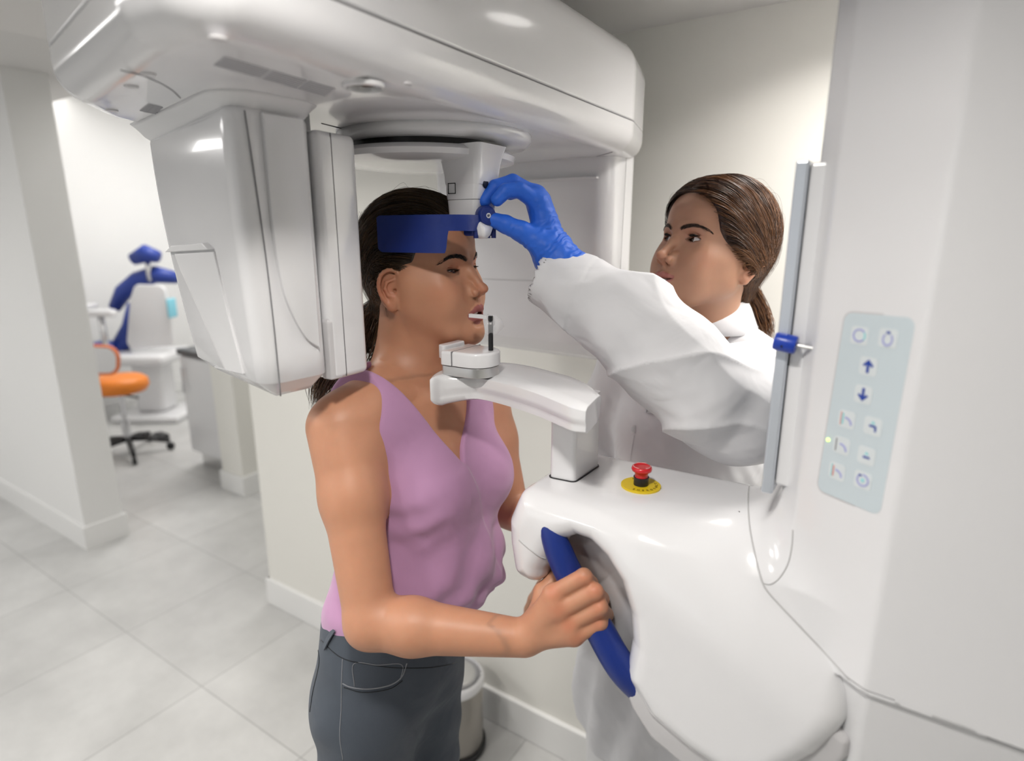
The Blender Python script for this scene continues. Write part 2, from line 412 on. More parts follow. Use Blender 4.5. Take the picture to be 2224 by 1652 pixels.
# operator stool
sb=G(283,985);SR=RR
ST=empty('operator_stool',sb,'orange-seated operator stool with a grey backrest and five-legged black base','stool')
def K(x,y,z): return sb+SR@np.array([x,y,z],float)
for i in range(5):
    a=math.radians(20+72*i);e=K(.27*math.cos(a),.27*math.sin(a),.07)
    V,F=tube([K(0,0,.12),K(.14*math.cos(a),.14*math.sin(a),.105),e],[.022,.02,.016],10);lg=obj('leg',np.array(V),F,MBLK,ST)
    c=K(.27*math.cos(a),.27*math.sin(a),.0);V,F=lathe([(.026,-.014),(.03,0),(.026,.014)],c+np.array([0,0,.030]),SR@np.array([-math.sin(a),math.cos(a),0]),16);obj('castor',V,F,MBLK,lg)
V,F=lathe([(.028,.10),(.028,.26),(.018,.26),(.018,.44)],K(0,0,0));obj('gas_lift',V,F,MCHR,ST,auto=40)
V,F=lathe([(.05,.47),(.17,.485),(.19,.52),(.185,.565),(.15,.59),(.02,.595)],K(0,0,0),n=40);obj('seat',V,F,MORG,ST,label='orange round seat')
V,F=prism(rpoly([(-.24,.66),(.13,.66),(.16,.84),(-.24,.86)],.07,6),rlev(-.20,-.165,.01,.01),lambda V:sb+np.stack([V[:,0],V[:,2],V[:,1]],1)@SR.T);bk=obj('backrest',V,F,MW2,ST,auto=50)
o=rpoly([(-.24,.66),(.13,.66),(.16,.84),(-.24,.86)],.07,6);V,F=tube([K(q[0],-.185,q[1]) for q in o],.014,8,closed=True,cap=False);obj('trim',np.array(V),F,MORR,bk)
V,F=tube([K(-.06,-.10,.48),K(-.08,-.20,.55),K(-.09,-.21,.74)],[.022,.026,.026],10);obj('backrest_post',np.array(V),F,mat('dark_green_grey',(.05,.07,.07),.4),ST)
V,F=tube([K(.0,.0,.46),K(.16,-.06,.45)],.008,8);obj('height_lever',np.array(V),F,MBLK,ST)
# foot control
fc=G(350,950);V,F=prism(rpoly([(-.07,-.04),(.07,-.04),(.07,.04),(-.07,.04)],.02,5),rlev(0,.035,.003,.01));V=V+fc;fo_=obj('foot_control',V,F,MBLK,None,auto=50);tag(fo_,'black foot pedal on the floor beside the operator stool','foot pedal')
# cabinet standing against the corner post
CBN=empty('cabinet',(-3.95,2.30,0),'white cabinet with a dark worktop beside the corner post','cabinet')
x0,x1,y0,y1=-4.06,-3.53,2.10,2.75
bevel(MB().box((x0,y0,.11),(x1,y1,.80)).build('body',MW2,CBN,smooth=False),.004)
MB().box((x0+.03,y0+.04,0),(x1-.002,y1,.11)).build('plinth',MALU,CBN,smooth=False)
bevel(MB().box((x0-.02,y0-.02,.80),(x1,y1,.84)).build('worktop',mat('dark_worktop',(.08,.085,.09),.4),CBN,smooth=False),.004)
d=MB().box((x0+.01,y0-.018,.12),(x1-.01,y0-.001,.79)).build('door',MW,CBN,smooth=False);bevel(d,.003);MB().tube([(x0+.05,y0-.04,.55),(x0+.05,y0-.04,.72)],.006,8).build('handle',MCHR,d)
d=MB().box((x0-.018,y0+.01,.12),(x0-.001,y1-.01,.79)).build('side_panel',MW,CBN,smooth=False)
# waste bin by the back wall
bp=np.array([-1.02,1.235,0.])
WB=empty('waste_bin',bp,'small steel waste bin with a black foot ring by the back wall','waste bin')
V,F=lathe([(.088,.0),(.092,.004),(.092,.022),(.086,.024)],bp,n=40);obj('foot_ring',V,F,MBLK,WB,auto=40,label='black rubber ring')
V,F=lathe([(.083,.02),(.084,.235),(.080,.24)],bp,n=40);obj('body',V,F,mat('satin_steel',(.36,.34,.31),.36,metal=.85,noise=.03),WB,auto=40)
V,F=lathe([(.087,.238),(.090,.244),(.089,.262),(.080,.270),(.078,.262)],bp,n=40);obj('rim',V,F,MW,WB,auto=50)
V,F=lathe([(.079,.262),(.05,.275),(.01,.279)],bp,n=40);obj('lid',V,F,MALU,WB)
MB().box(bp+np.array([-.025,-.125,.004]),bp+np.array([.025,-.085,.014])).build('pedal',MBLK,WB,smooth=False)
# ceiling light of the hall (bright rectangular fitting seen above the doorway)
cl=G(133,180,ZF-.02);e=empty('ceiling_panel_light',(cl[0],cl[1],ZF-.02),'bright rectangular ceiling light in the far room','ceiling light')
MB().box((cl[0]-.32,cl[1]-.17,ZF-.03),(cl[0]+.32,cl[1]+.17,ZF-.001)).build('frame',MBASE,e,smooth=False)
MB().box((cl[0]-.29,cl[1]-.14,ZF-.034),(cl[0]+.29,cl[1]+.14,ZF-.0305)).build('diffuser',MLAMP,e,smooth=False)
# ------------------------------------------------------------------ the scanner
SC=empty('dental_xray_scanner',(.2,.73,0),'white dental X-ray scanner with overhead rotating arm, chin rest and side column','scanner')
ZU=1.74
def pp(pts,rad,lv,name,m,parent,seg=10,to3=None,**k):
    V,F=prism(rpoly(pts,rad,seg),lv,to3);return obj(name,V,F,m,parent,**k)
def onPl(x,y,pt,n):
    v=_ray(x,y);n=np.array(n,float);return CAM+v*((np.array(pt)-CAM)@n)/(v@n)
# ---- overhead rotating arm (hood)
hood=[(-.432,.262),(-.440,1.06),(-.475,1.20),(-.56,1.275),(-.98,1.30),(-1.10,1.24),(-1.12,1.0),(-.945,.52),(-.880,.385),(-.805,.318),(-.53,.262)]
hr=[.07,.09,.08,.07,.1,.1,.12,.1,.08,.08,.09]
ho=rpoly(hood,hr,8)
lv=[(ZU+.034*(1-math.cos(t)),.034*(1-math.sin(t))) for t in np.linspace(0,math.pi/2,9)]+[(ZU+.0485,0)]
V,F=prism(ho,lv);HOOD=obj('rotating_arm',V,F,MW,SC,auto=60)
V,F=prism(ho,[(ZU+.0485,.0025),(ZU+.051,.0025)]);obj('seam',V,F,MSEAM,HOOD,smooth=False)
V,F=prism(ho,rlev(ZU+.051,1.925,.003,.05));obj('upper_cover',V,F,MW,HOOD,auto=50)
mb=MB()
def disc_on(mb,px,py,z,r,dz=-.0012,n=20):
    c=G(px,py,z);V,F=lathe([(r,0.001),(r,dz),(r*.8,dz)],(c[0],c[1],z),n=n);mb.add(V,F)
for (x,y,r) in ((474,83,.0065),(322,160,.0065),(285,187,.0065),(243,239,.0065),(886,181,.004)):
    mb=MB();disc_on(mb,x,y,ZU,r);mb.build('screw_cover',MLG,HOOD,smooth=False)
# vents
MVENT=mat('vent_grey',(.50,.50,.52),.5)
def vent(pxs,n,name,width=.0012):
    a,b,c,d=[G(x,y,ZU) for x,y in pxs];mb=MB()
    for i in range(n):
        f=i/(n-1);p=a+(d-a)*f;q=b+(c-b)*f
        for (s0,s1) in ((0,.36),(.385,.70),(.725,1.)):
            A=p+(q-p)*s0;B=p+(q-p)*s1;t=(B-A)/np.linalg.norm(B-A);w=np.cross(t,(0,0,1))*width
            mb.add([A-w,B-w,B+w,A+w,*[v+np.array([0,0,-.0012]) for v in (A-w,B-w,B+w,A+w)]],[(0,1,2,3),(4,7,6,5),(0,4,5,1),(1,5,6,2),(2,6,7,3),(3,7,4,0)])
    return mb.build(name,MVENT,HOOD,smooth=False)
vent([(487,123),(726,192),(706,207),(466,139)],6,'vent_slots')
vent([(322,226),(352,233),(338,246),(305,239)],6,'vent_slots')
c=G(790,184,ZU);e=empty('camera_window',c,parent=SC)
V,F=lathe([(.0205,.001),(.0205,-.003),(.017,-.004),(.0165,-.001)],c,n=36);obj('rim',V,F,MW,e,smooth=False,auto=30)
V,F=lathe([(.0163,0),(.0163,-.0018),(.001,-.0026)],c,n=36);obj('lens',V,F,mat('smoked_lens',(.10,.09,.07),.06,coat=1.),e)
# seam lines on the underside (panel joints)
mb=MB()
for pts in ([(225,70),(262,140),(300,165),(390,200)],[(540,0),(520,60),(500,110)]):
    pass
mb.tube(spline([G(x,y,ZU-.0002) for x,y in ((262,152),(320,168),(368,192),(392,213))],20),.0006,6);mb.build('panel_joint',MSEAM,HOOD);mb=MB();mb.tube([G(698,268,ZU-.0002),G(742,279,ZU-.0002)],.0006,6);mb.build('panel_joint',MSEAM,HOOD);mb=MB()
mb.tube(spline([G(x,y,ZU-.0002) for x,y in ((1080,386),(1150,372),(1250,352),(1330,330))],14),.0007,6)
mb.build('panel_joint',MSEAM,HOOD)
# ---- detector housing
zb=1.411;zt=ZU-.012
def det_outline(t):
    xl=-.917+.078*t**1.6;  # left edge moves in going down
    yl=.452-.012*t
    return [(-.594,.385+.012*t*t),(-.589,.484),(xl+.01,.540),(xl,yl+.012)]
def loftz(fn,zs,rads,insets,seg=8):
    rings=[]
    for t,z,i in zip(np.linspace(0,1,len(zs)),zs,insets):
        tt=(zt-z)/(zt-zb);o=offs(rpoly(fn(tt),rads,seg),i);rings.append(np.c_[o,np.full(len(o),z)])
    n=len(rings[0]);V=np.concatenate(rings);F=[tuple(range(n))]
    for j in range(len(rings)-1):
        for i in range(n):k=(i+1)%n;F.append((j*n+i,(j+1)*n+i,(j+1)*n+k,j*n+k))
    F.append(tuple((len(rings)-1)*n+i for i in range(n))[::-1]);return V,F
def levels(z1,z0,r1,r0,mid=8):
    zs=[z1-r1*(1-math.cos(a)) for a in np.linspace(0,math.pi/2,6)];ins=[r1*(1-math.sin(a)) for a in np.linspace(0,math.pi/2,6)]
    m=list(np.linspace(zs[-1],z0+r0,mid+2)[1:-1]);zs+=m;ins+=[0]*mid
    zs+=[z0+r0*math.cos(a) for a in np.linspace(0,math.pi/2,6)];ins+=[r0*(1-math.cos(a)) for a in np.linspace(0,math.pi/2,6)]
    return zs,ins
zs,ins=levels(zt,zb,.010,.020)
V,F=loftz(det_outline,zs,[.022,.02,.03,.035],ins)
DET=obj('detector_housing',V,F,MW,SC,auto=50)
# fairing between housing and hood
fo=[(-.589,.378),(-.581,.493),(-.905,.553),(-.922,.450)]
V,F=prism(rpoly(fo,.035,8),[(ZU+.001,-.007),(ZU-.003,-.002),(ZU-.008,.003),(ZU-.014,.008),(ZU-.022,.020)]);obj('neck_fairing',V[:, :],[f[::-1] for f in F],MW2,DET)
# vertical seam and side sweep
def fseg(p0,p1,n):return [np.array(p0)+(np.array(p1)-np.array(p0))*t for t in np.linspace(0,1,n)]
mb=MB();pts=[];
for t in np.linspace(0.02,.985,30):
    z=zt+(zb-zt)*t;pts.append((-.5925,.403+.010*t+.004*math.sin(t*3),z))
mb.tube(pts,.0009,6);mb.build('panel_joint',MSEAM,DET)
# raised side panel (curved lower edge) on the +X face
def side_panel():
    o=[(.40+.018,zt-.015)]
    o=[(.421,1.722),(.4215,1.60),(.427,1.54),(.438,1.505),(.453,1.478),(.470,1.464),(.4715,1.722)]
    V=[];n=len(o)
    F=[]
    oo=spline(o[:6],24);oo=np.vstack([oo,[o[6]]]);n=len(oo)
    for dx,k in ((-.5925,0),(-.5875,0),(-.5865,.0012)):
        q=offs(oo,k) if k else oo
        for y,z in q:V.append((dx+ (.475-y)*-.02+.001,y,z))
    for j in range(2):
        for i in range(n):k=(i+1)%n;F.append((j*n+i,j*n+k,(j+1)*n+k,(j+1)*n+i))
    F.append(tuple(2*n+i for i in range(n)));return np.array(V),F
V,F=side_panel();obj('side_panel',V,F,MW,DET,auto=40)
# outer cover panel with finger recess on the outer face, laid on the real surface
from mathutils.bvhtree import BVHTree
def on_obj(o,pix):
    bm=bmesh.new();bm.from_mesh(o.data);t=BVHTree.FromBMesh(bm);bm.free();b=Vector(BASE[o.name] if o.parent is None else BASE[o.parent.name]);out=[]
    for x,y in pix:
        d=Vector(_ray(x,y)).normalized();h=t.ray_cast(Vector(CAM)-b,d)
        if h[0] is not None: out.append((np.array(h[0]+b),np.array(h[1])))
    return out
def laid(o,pix,th,name,m,parent,close=True,bev=.0010):
    dn=[]
    for i in range(len(pix)):
        a=np.array(pix[i]);b=np.array(pix[(i+1)%len(pix)]);n=max(1,int(np.linalg.norm(b-a)/12));dn+=[tuple(a+(b-a)*k/n) for k in range(n)]
    hs=on_obj(o,dn);nn=np.mean([h[1] for h in hs],0);nn/=np.linalg.norm(nn)
    if nn@(CAM-hs[0][0])<0:nn=-nn
    A=[h[0]-nn*.003 for h in hs];B=[h[0]+nn*th for h in hs];n=len(A)
    F=[tuple(range(n)),tuple(range(n,2*n))[::-1]]+[(i,i+n,(i+1)%n+n,(i+1)%n) for i in range(n)]
    ob=obj(name,np.array(A+B),F,m,parent,smooth=False);bevel(ob,bev,2,50);return ob
laid(DET,[(370,551),(467,546),(500,690),(532,812),(433,790),(402,695)],.0022,'cover_panel',MW2,DET)
laid(DET,[(366,541),(384,533),(452,527),(466,541),(370,547)],.0075,'finger_grip',MW2,DET)
# thin sensor module facing the patient
so=[(-.592,.490),(-.595,.556),(-.850,.592),(-.852,.512)]
V,F=prism(rpoly(so,[.008,.012,.015,.01],6),rlev(1.417,1.716,.008,.008));SEN=obj('sensor_module',V,F,MW,SC,auto=50)
mb=MB();mb.tube([(-.5935,.514,1.42),(-.5935,.514,1.714)],.0009,6);mb.build('panel_joint',MSEAM,SEN)
V,F=prism(rpoly([(-.5925,.489),(-.5932,.508),(-.61,.508),(-.61,.489)],.002,3),rlev(1.419,1.497,.002,.006));obj('recess',V,F,MLG,SEN,auto=50)
V,F=prism(rpoly([(-.63,.465),(-.63,.52),(-.84,.55),(-.84,.47)],.01,4),[(1.43,0),(ZU+.01,0)]);obj('sensor_mount',V,F,MW2,SEN)
# ---- tube head housing at the far end
def tube_o(t): return [(-.494,1.09+.01*t),(-.488,1.20),(-.60,1.262),(-.92,1.262),(-.965,1.12)]
zs,ins=levels(ZU+.02,1.338,.002,.035)
zt_,zb_=zt,zb
V,F=loftz(tube_o,zs,[.038,.03,.04,.04,.03],ins);TUB=obj('tube_head_housing',V,F,MW,SC,auto=50)
mb=MB()
mb.tube([(-.4885,1.135,1.345),(-.4875,1.14,1.50),(-.4865,1.145,ZU)],.0008,6);mb.build('panel_joint',MSEAML,TUB);mb=MB()
mb.tube(spline([(-.80,1.0925,1.50),(-.72,1.0925,1.50),(-.655,1.0925,1.502)],8),.0007,6);mb.build('panel_joint',MSEAML,TUB);mb=MB()
mb.tube(spline([(-.80,1.0925,1.50),(-.802,1.0925,1.47),(-.80,1.0925,1.415)],8),.0007,6)
mb.build('panel_joint',MSEAML,TUB)
mb=MB();mb.box((-.90,1.083,1.700),(-.52,1.10,1.7035));mb.build('top_ridge',MW2,TUB,smooth=False)
# ---- swivel discs and head support
V,F=lathe([(.10,.02),(.140,.012),(.146,.002),(.144,-.006),(.136,-.012),(.08,-.013)],(-.626,.745,ZU-.004),n=96);obj('swivel_plate',V,F,MW,SC,auto=50)
V,F=lathe([(.118,.0),(.118,-.018),(.09,-.018)],(-.634,.735,ZU-.010),n=96);obj('swivel_gap',V,F,MBLK,SC,auto=50)
V,F=lathe([(.10,.002),(.130,.0),(.137,-.006),(.134,-.013),(.114,-.018),(.07,-.020)],(-.634,.728,ZU-.026),n=96);obj('support_plate',V,F,MW,SC,auto=50)
HS=empty('head_support',(-.53,.695,1.70),parent=SC)
# arm: tapered box, corner edge at px 1050
V=[];rings=[(1.712,.048,.062),(1.700,.037,.050),(1.680,.0335,.043),(1.655,.033,.041)]
def rbox(cx,cy,hx,hy,r,z,n=6): return np.c_[rpoly([(cx+hx,cy-hy),(cx+hx,cy+hy),(cx-hx,cy+hy),(cx-hx,cy-hy)],r,n),np.full(4*(n+1),z)]
def stack(levels,r=.008):
    R=[rbox(*l[:4],r,l[4]) for l in levels];n=len(R[0]);V=np.concatenate(R);F=[tuple(range(n))]
    for j in range(len(R)-1):
        for i in range(n):k=(i+1)%n;F.append((j*n+i,(j+1)*n+i,(j+1)*n+k,j*n+k))
    F.append(tuple((len(R)-1)*n+i for i in range(n))[::-1]);return V,F
ax,ay=-.5300,.7050
V,F=stack([(ax,ay,.040,.034,1.715),(ax,ay,.036,.031,1.704),(ax,ay,.033,.0295,1.692),(ax,ay,.031,.028,1.678),(ax,ay,.030,.027,1.668),(ax,ay,.029,.026,1.664)]);obj('stem',V,F,MW,HS,auto=40)
V,F=stack([(ax,ay,.0285,.026,1.668),(ax,ay,.0275,.026,1.650),(ax,ay,.0265,.026,1.6445)],.007);obj('stem',V,F,MW,HS,auto=40)
V,F=stack([(ax,ay,.0263,.0255,1.6437),(ax,ay,.025,.024,1.618),(ax,ay,.024,.023,1.6135),(ax,ay,.021,.02,1.612)],.007);obj('clamp_block',V,F,MW,HS,auto=40)
V,F=stack([(ax+.016,ay-.012,.016,.016,1.616),(ax+.030,ay-.020,.013,.013,1.606),(ax+.034,ay-.022,.009,.009,1.597),(ax+.035,ay-.022,.005,.005,1.592)],.0045);obj('nose_piece',V,F,MW,HS,auto=60)
def quad_frame(o,u,v,w,h,t,th,nrm):
    mb=MB();o=np.array(o);u=np.array(u,float);v=np.array(v,float);nn=np.array(nrm,float)
    def bar(a,b,c,d):
        p=[o+u*x+v*y for x,y in ((a,c),(b,c),(b,d),(a,d))];mb.add([*p,*[q+nn*th for q in p]],[(0,3,2,1),(4,5,6,7),(0,1,5,4),(1,2,6,5),(2,3,7,6),(3,0,4,7)])
    bar(0,w,0,t);bar(0,w,h-t,h);bar(0,t,0,h);bar(w-t,w,0,h);return mb
yf=ay-.0263
quad_frame((ax-.021,yf,1.652),(1,0,0),(0,0,1),.0135,.0145,.0011,.0004,(0,-1,0)).build('square_mark',MBLK,HS,smooth=False)
mb=MB();xf=ax+.0288
V,F=lathe([(.0068,-.001),(.0068,.0006),(.0055,.0012)],(xf,ay-.007,1.669),(1,0,0),28);V[:,2]=1.669+(V[:,2]-1.669)*1.5;mb.add(V,F);V,F=lathe([(.0030,-.001),(.0030,.0008)],(xf-.0005,ay-.007,1.6525),(1,0,0),20);mb.add(V,F);mb.build('laser_window',MBLK,HS,smooth=False)
mb=MB();px_=xf+.0005
mb.tube([(px_,ay+.014,1.678),(px_,ay+.014,1.6781)],.0012,8);
for a,b in (((0,1.675),(0,1.664)),((0,1.674),(-.0028,1.667)),((0,1.674),(.0028,1.667)),((0,1.664),(-.002,1.655)),((0,1.664),(.002,1.655))):
    mb.tube([(px_,ay+.014+a[0],a[1]),(px_,ay+.014+b[0],b[1])],.0005,6)
mb.build('person_pictogram',MBLK,HS)
# adjusting knob
kc=np.array([ax+.0255,ay-.010,1.6225]);ka=np.array([.90,-.43,0]);ka/=np.linalg.norm(ka)
pr=[(.009,0),(.0125,.001),(.0137,.004),(.0137,.013),(.0120,.0165),(.0110,.017),(.002,.0172)]
V,F=lathe(pr,kc,ka,20);rr=V-kc;KN=obj('adjusting_knob',V,F,MNAVY,HS,auto=25)
V,F=lathe([(.0034,.0172),(.0034,.0178),(.0024,.0178),(.0024,.0172)],kc,ka,24);obj('ring_mark',V,F,MW,KN,smooth=False)
# temple pads: blue bands bent round the forehead, deeper over the temples
zt_p=onY(835,467,.612)[2];zb_p=onY(835,548,.612)[2];zm_p=zt_p-(zt_p-zb_p)*.42
def band(path,x_step,name):
    p=spline([(x,y,0) for x,y in path],90);T=np.gradient(p,axis=0);T/=np.linalg.norm(T,axis=1)[:,None];Nn_=np.stack([T[:,1],-T[:,0],0*T[:,0]],1)
    L=np.r_[0,np.cumsum(np.linalg.norm(np.diff(p,axis=0),axis=1))]
    iS=np.interp(-x_step,-p[::1,0] if False else np.maximum.accumulate(-p[::-1,0])[::1],L[::-1]) if False else L[np.argmin(np.abs(p[:60,0]-x_step))]
    V=[];r=.006
    for q,n,l in zip(p,Nn_,L):
        zb=zb_p+max(0,r-l)*.8 if l<r else zb_p
        zt=zt_p-max(0,.004-l)*.8
        if l>iS-.007: zb=zb_p+(zm_p-zb_p)*np.clip((l-iS+.003)/.005,0,1)**2
        for (dn,z) in ((0,zt),(0,(zt+zb)/2),(0,zb),(.0028,zb),(.0028,(zt+zb)/2),(.0028,zt)): V.append(q+n*dn+np.array([0,0,z]))
    F=[]
    for j in range(len(p)-1):
        for i in range(6):k=(i+1)%6;F.append((j*6+i,j*6+k,(j+1)*6+k,(j+1)*6+i))
    F.append(tuple(range(6))[::-1]);F.append(tuple(len(V)-6+i for i in range(6)))
    return obj(name,np.array(V),F,MNAVY,HS,auto=40)
band([(-.632,.622),(-.58,.624),(-.540,.628),(-.518,.636),(-.505,.652),(-.500,.672),(-.499,.692)],-.520,'temple_pad')
band([(-.672,.798),(-.63,.798),(-.600,.794),(-.573,.782),(-.545,.764),(-.520,.738),(-.505,.704)],-.590,'temple_pad')
mb=MB();zc=1.6035
mb.box((-.522,.672,zc-.008),(-.502,.722,zc+.012));b=mb.build('pad_bracket',MNAVY,HS,smooth=False);bevel(b,.004,3)
mb=MB()
for k in range(4):
    mb=MB();mb.tube([(-.5005,.674+.014*k,zc-.011),(-.5005,.674+.014*k,zc+.0125)],.0036,10);mb.build('bracket_rib',MNAVY,HS)
# ---- chin rest
CR=empty('chin_rest',(-.53,.67,1.39),parent=SC)
cc=P(1030,780,.835)
zc0=P(1030,806,.835)[2];zc1=P(1030,757,.835)[2]
co=[(cc[0]+.036,cc[1]-.030),(cc[0]+.036,cc[1]+.030),(cc[0]-.036,cc[1]+.033),(cc[0]-.036,cc[1]-.033)]
def co_(i,dz0,dz1,r0,r1): return prism(rpoly(co,[.028,.028,.006,.006],10),[(a,b+i) for a,b in rlev(dz0,dz1,r0,r1)])
V,F=co_(.0015,zc0-.004,zc0+.0095,.001,.0005);obj('swivel_ring',V,F,MALU,CR,auto=40,label='brushed metal ring')
V,F=co_(0,zc0+.0105,zc1,.001,.004);CB=obj('chin_block',V,F,MW,CR,auto=50)
mb=MB();mb.box((cc[0]-.0145,cc[1]-.0335,zc0+.011),(cc[0]-.0135,cc[1]+.0335,zc1+.0003));mb.build('joint',MSEAM,CB,smooth=False)
V,F=prism(rpoly([(cc[0]-.038,cc[1]-.02),(cc[0]-.038,cc[1]+.03),(cc[0]-.052,cc[1]+.03),(cc[0]-.052,cc[1]-.015)],.004,4),rlev(zc1-.016,zc1+.004,.002,.002));obj('neck_rest',V,F,MW,CB,auto=40)
bx=P(1066,752,.822);bt=P(1066,700,.822)
V,F=lathe([(.0034,0),(.0034,.05)],(bx[0],bx[1],bx[2]-.008),n=14);R_=obj('bite_rod',V,F,MBLK,CR,auto=40,label='black rod')
mb=MB();V,F=lathe([(.0050,-.010),(.0055,-.008),(.0055,.003),(.0040,.004)],(bt[0],bt[1],bt[2]+.006),n=18);mb.add(V,F)
mb.box((bt[0]-.036,bt[1]-.0025,bt[2]+.0045),(bt[0]+.001,bt[1]+.0025,bt[2]+.0095));mb.build('bite_piece',MW2,R_,smooth=False,label='white bite piece')
# clear film cover
MFILM=mat('clear_film',(.95,.95,.97),.12,trans=.0,alpha=.22)
th=np.linspace(0,2*math.pi,24,endpoint=False);V=[];F=[]
for (r,z,dx) in ((.006,.0095,0),(.014,.004,.004),(.017,-.006,.006),(.009,-.016,.003)):
    for a in th:V.append((bt[0]+dx+r*math.cos(a)*.8,bt[1]+r*math.sin(a)*(.8+.2*math.cos(3*a)),bt[2]+z+.002*math.cos(2*a)))
for j in range(3):
    for i in range(24):k=(i+1)%24;F.append((j*24+i,j*24+k,(j+1)*24+k,(j+1)*24+i))
obj('film_cover',V,F,MFILM,R_)
# ---- chin arm
za=1.4015
za=zc0-.003
front=spline([G(x,y,za) for x,y in ((932,822),(960,816),(1000,815),(1040,815),(1100,828),(1160,846),(1215,868),(1266,890))],40)
back=spline([G(x,y,za) for x,y in ((938,812),(975,798),(1040,786),(1100,784),(1150,790),(1200,802),(1250,816),(1311,846))],40)
V=[];F=[];ns=28
xs=np.linspace(0,1,40)
for j,(a_,b_,t) in enumerate(zip(front,back,xs)):
    c=(a_+b_)/2;w=(b_-a_)[:2];hw=np.linalg.norm(w)/2;w=w/np.linalg.norm(w)
    th=np.interp(t,[0,.12,.3,.6,1],[.036,.044,.039,.039,.036]);e=1.
    if t<.08:e=math.sqrt(max(1-((.08-t)/.08)**2,0.03))
    if t>.90:e=math.sqrt(max(1-((t-.90)/.10)**2,0.20))
    for k in range(ns):
        an=2*math.pi*k/ns;cs,sn=math.cos(an),math.sin(an);n_=11.
        r=(abs(cs)**n_+abs(sn)**n_)**(-1/n_);u=r*cs*hw*(.55+.45*e);v=r*sn*th/2*(.8+.2*e)
        if v<0:u*=.93
        V.append((c[0]+w[0]*u,c[1]+w[1]*u,za-th/2+v))
T=(front[0]-front[3]);T=T/np.linalg.norm(T)
for j in range(39):
    for i in range(ns):k=(i+1)%ns;F.append((j*ns+i,j*ns+k,(j+1)*ns+k,(j+1)*ns+i))
F.append(tuple(range(ns))[::-1]);F.append(tuple(39*ns+i for i in range(ns)))
obj('chin_arm',np.array(V),F,MW,SC,auto=60)
# post
V,F=prism(rpoly([(-.334,.660),(-.332,.731),(-.367,.734),(-.371,.656)],.006,5),[(1.265,0),(za-.02,0)]);obj('chin_post',V,F,MW,SC,auto=40)
V,F=prism(rpoly([(-.334,.660),(-.332,.731),(-.367,.734),(-.371,.656)],.006,5),[(1.268,-.0022),(1.2812,-.0022)]);obj('post_gasket',V,F,MBLK,SC,auto=40)
# ---- console + column as one continuous field, split in two parts
prof=np.array([(-.372,1.280),(-.402,1.235),(-.402,1.200),(-.392,1.158),(-.362,1.150),(-.347,1.170),*[tuple(onY(x,y,.585)[[0,2]]) for x,y in ((1207,1186),(1235,1176),(1266,1188),(1302,1222),(1334,1272),(1354,1338),(1359,1400),(1347,1478))],(-.195,1.034),(-.145,1.014),(-.095,1.006),(-.050,1.030),(-.014,1.080),(.008,1.130),(.014,1.175),(.03,1.28)])
def poly2(prof):
    A=prof;B=np.roll(prof,-1,0)
    def f(q):
        d=np.full(len(q),1e9);ins=np.zeros(len(q),bool)
        for a,b in zip(A,B):
            e=b-a;w=q-a;t=np.clip(w@e/(e@e),0,1);r=w-t[:,None]*e;d=np.minimum(d,(r**2).sum(1))
            c=((a[1]<=q[:,1])!=(b[1]<=q[:,1]));x=a[0]+(q[:,1]-a[1])/(b[1]-a[1]+1e-12)*(b[0]-a[0]);ins^=c&(q[:,0]<x)
        d=np.sqrt(d);return np.where(ins,-d,d)
    return f
RC=.030
pin=poly2(offs(prof,.020))
YC0,YC1=.588,.795
def f_console(p):
    yc=(YC0+YC1)/2;hy=(YC1-YC0)/2
    a=pin(p[:,[0,2]]);taper=np.clip((p[:,0]+.30)/.3,-.4,1)*.012
    b=np.abs(p[:,1]-yc)-(hy+taper)+RC;w=np.stack([np.maximum(a+RC-.020,0),np.maximum(b,0)],1)
    d=np.sqrt((w**2).sum(1))+np.minimum(np.maximum(a+RC-.020,b),0)-RC
    c=np.interp(p[:,0],[-.40,-.36,-.22,-.09,.0,.03],[.0,.004,.034,.088,.135,.16])
    e=((p[:,2]-1.28)+(.583-p[:,1])+c)*.66
    return -smin(-d,-e,.035)
colo=np.array([(-.086,.80),(-.086,.672),(-.066,.641),(.018,.589),(.42,.589),(.42,.86),(-.04,.86)])
pcol=poly2(offs(colo[::-1] if np.sum(colo[:,0]*np.roll(colo[:,1],-1)-np.roll(colo[:,0],-1)*colo[:,1])<0 else colo,.012))
def f_column(p):
    a=pcol(p[:,:2])-.012;b=np.maximum(1.172-p[:,2],p[:,2]-2.02);w=np.stack([np.maximum(a,0),np.maximum(b,0)],1)
    return np.sqrt((w**2).sum(1))+np.minimum(np.maximum(a,b),0)
SEAMPX=[(1655,1020),(1632,1045),(1625,1080),(1628,1140),(1640,1205),(1655,1262),(1672,1290),(1720,1342),(1780,1405),(1845,1475)]
class _FB:
    def __call__(s,p,c=None,r=None):
        k=.004+.050*np.clip((p[:,2]-1.19)/.05,0,1);a=f_column(p);b=f_console(p);return smin(a,b,k)
FB=_FB()
_sp=spline([(x,y,0) for x,y in SEAMPX],50);_q,_ok=raycast_sdf(lambda p:FB(p),CAM,np.array([_ray(a[0],a[1]) for a in _sp]),.3,1.6)
_q=_q[_ok&(_q[:,0]>-.2)&(_q[:,0]<.06)&(_q[:,2]>1.16)];_o=np.argsort(_q[:,2]);_zs=np.r_[.9,_q[_o,2].min()-.012,_q[_o,2]];_xs=np.r_[.6,.6,_q[_o,0]]
szx=lambda z:np.interp(z,_zs,_xs)
iscol=lambda p:(p[:,0]>szx(p[:,2]))
V,Q,Nn=sdf_mesh(FB,(-.43,.55,.92),(.44,.90,2.04),.0035,keep=lambda p:p[:,0]>szx(p[:,2])-.0045)
COLM=obj('column',V,Q,MW,SC,normals=Nn)
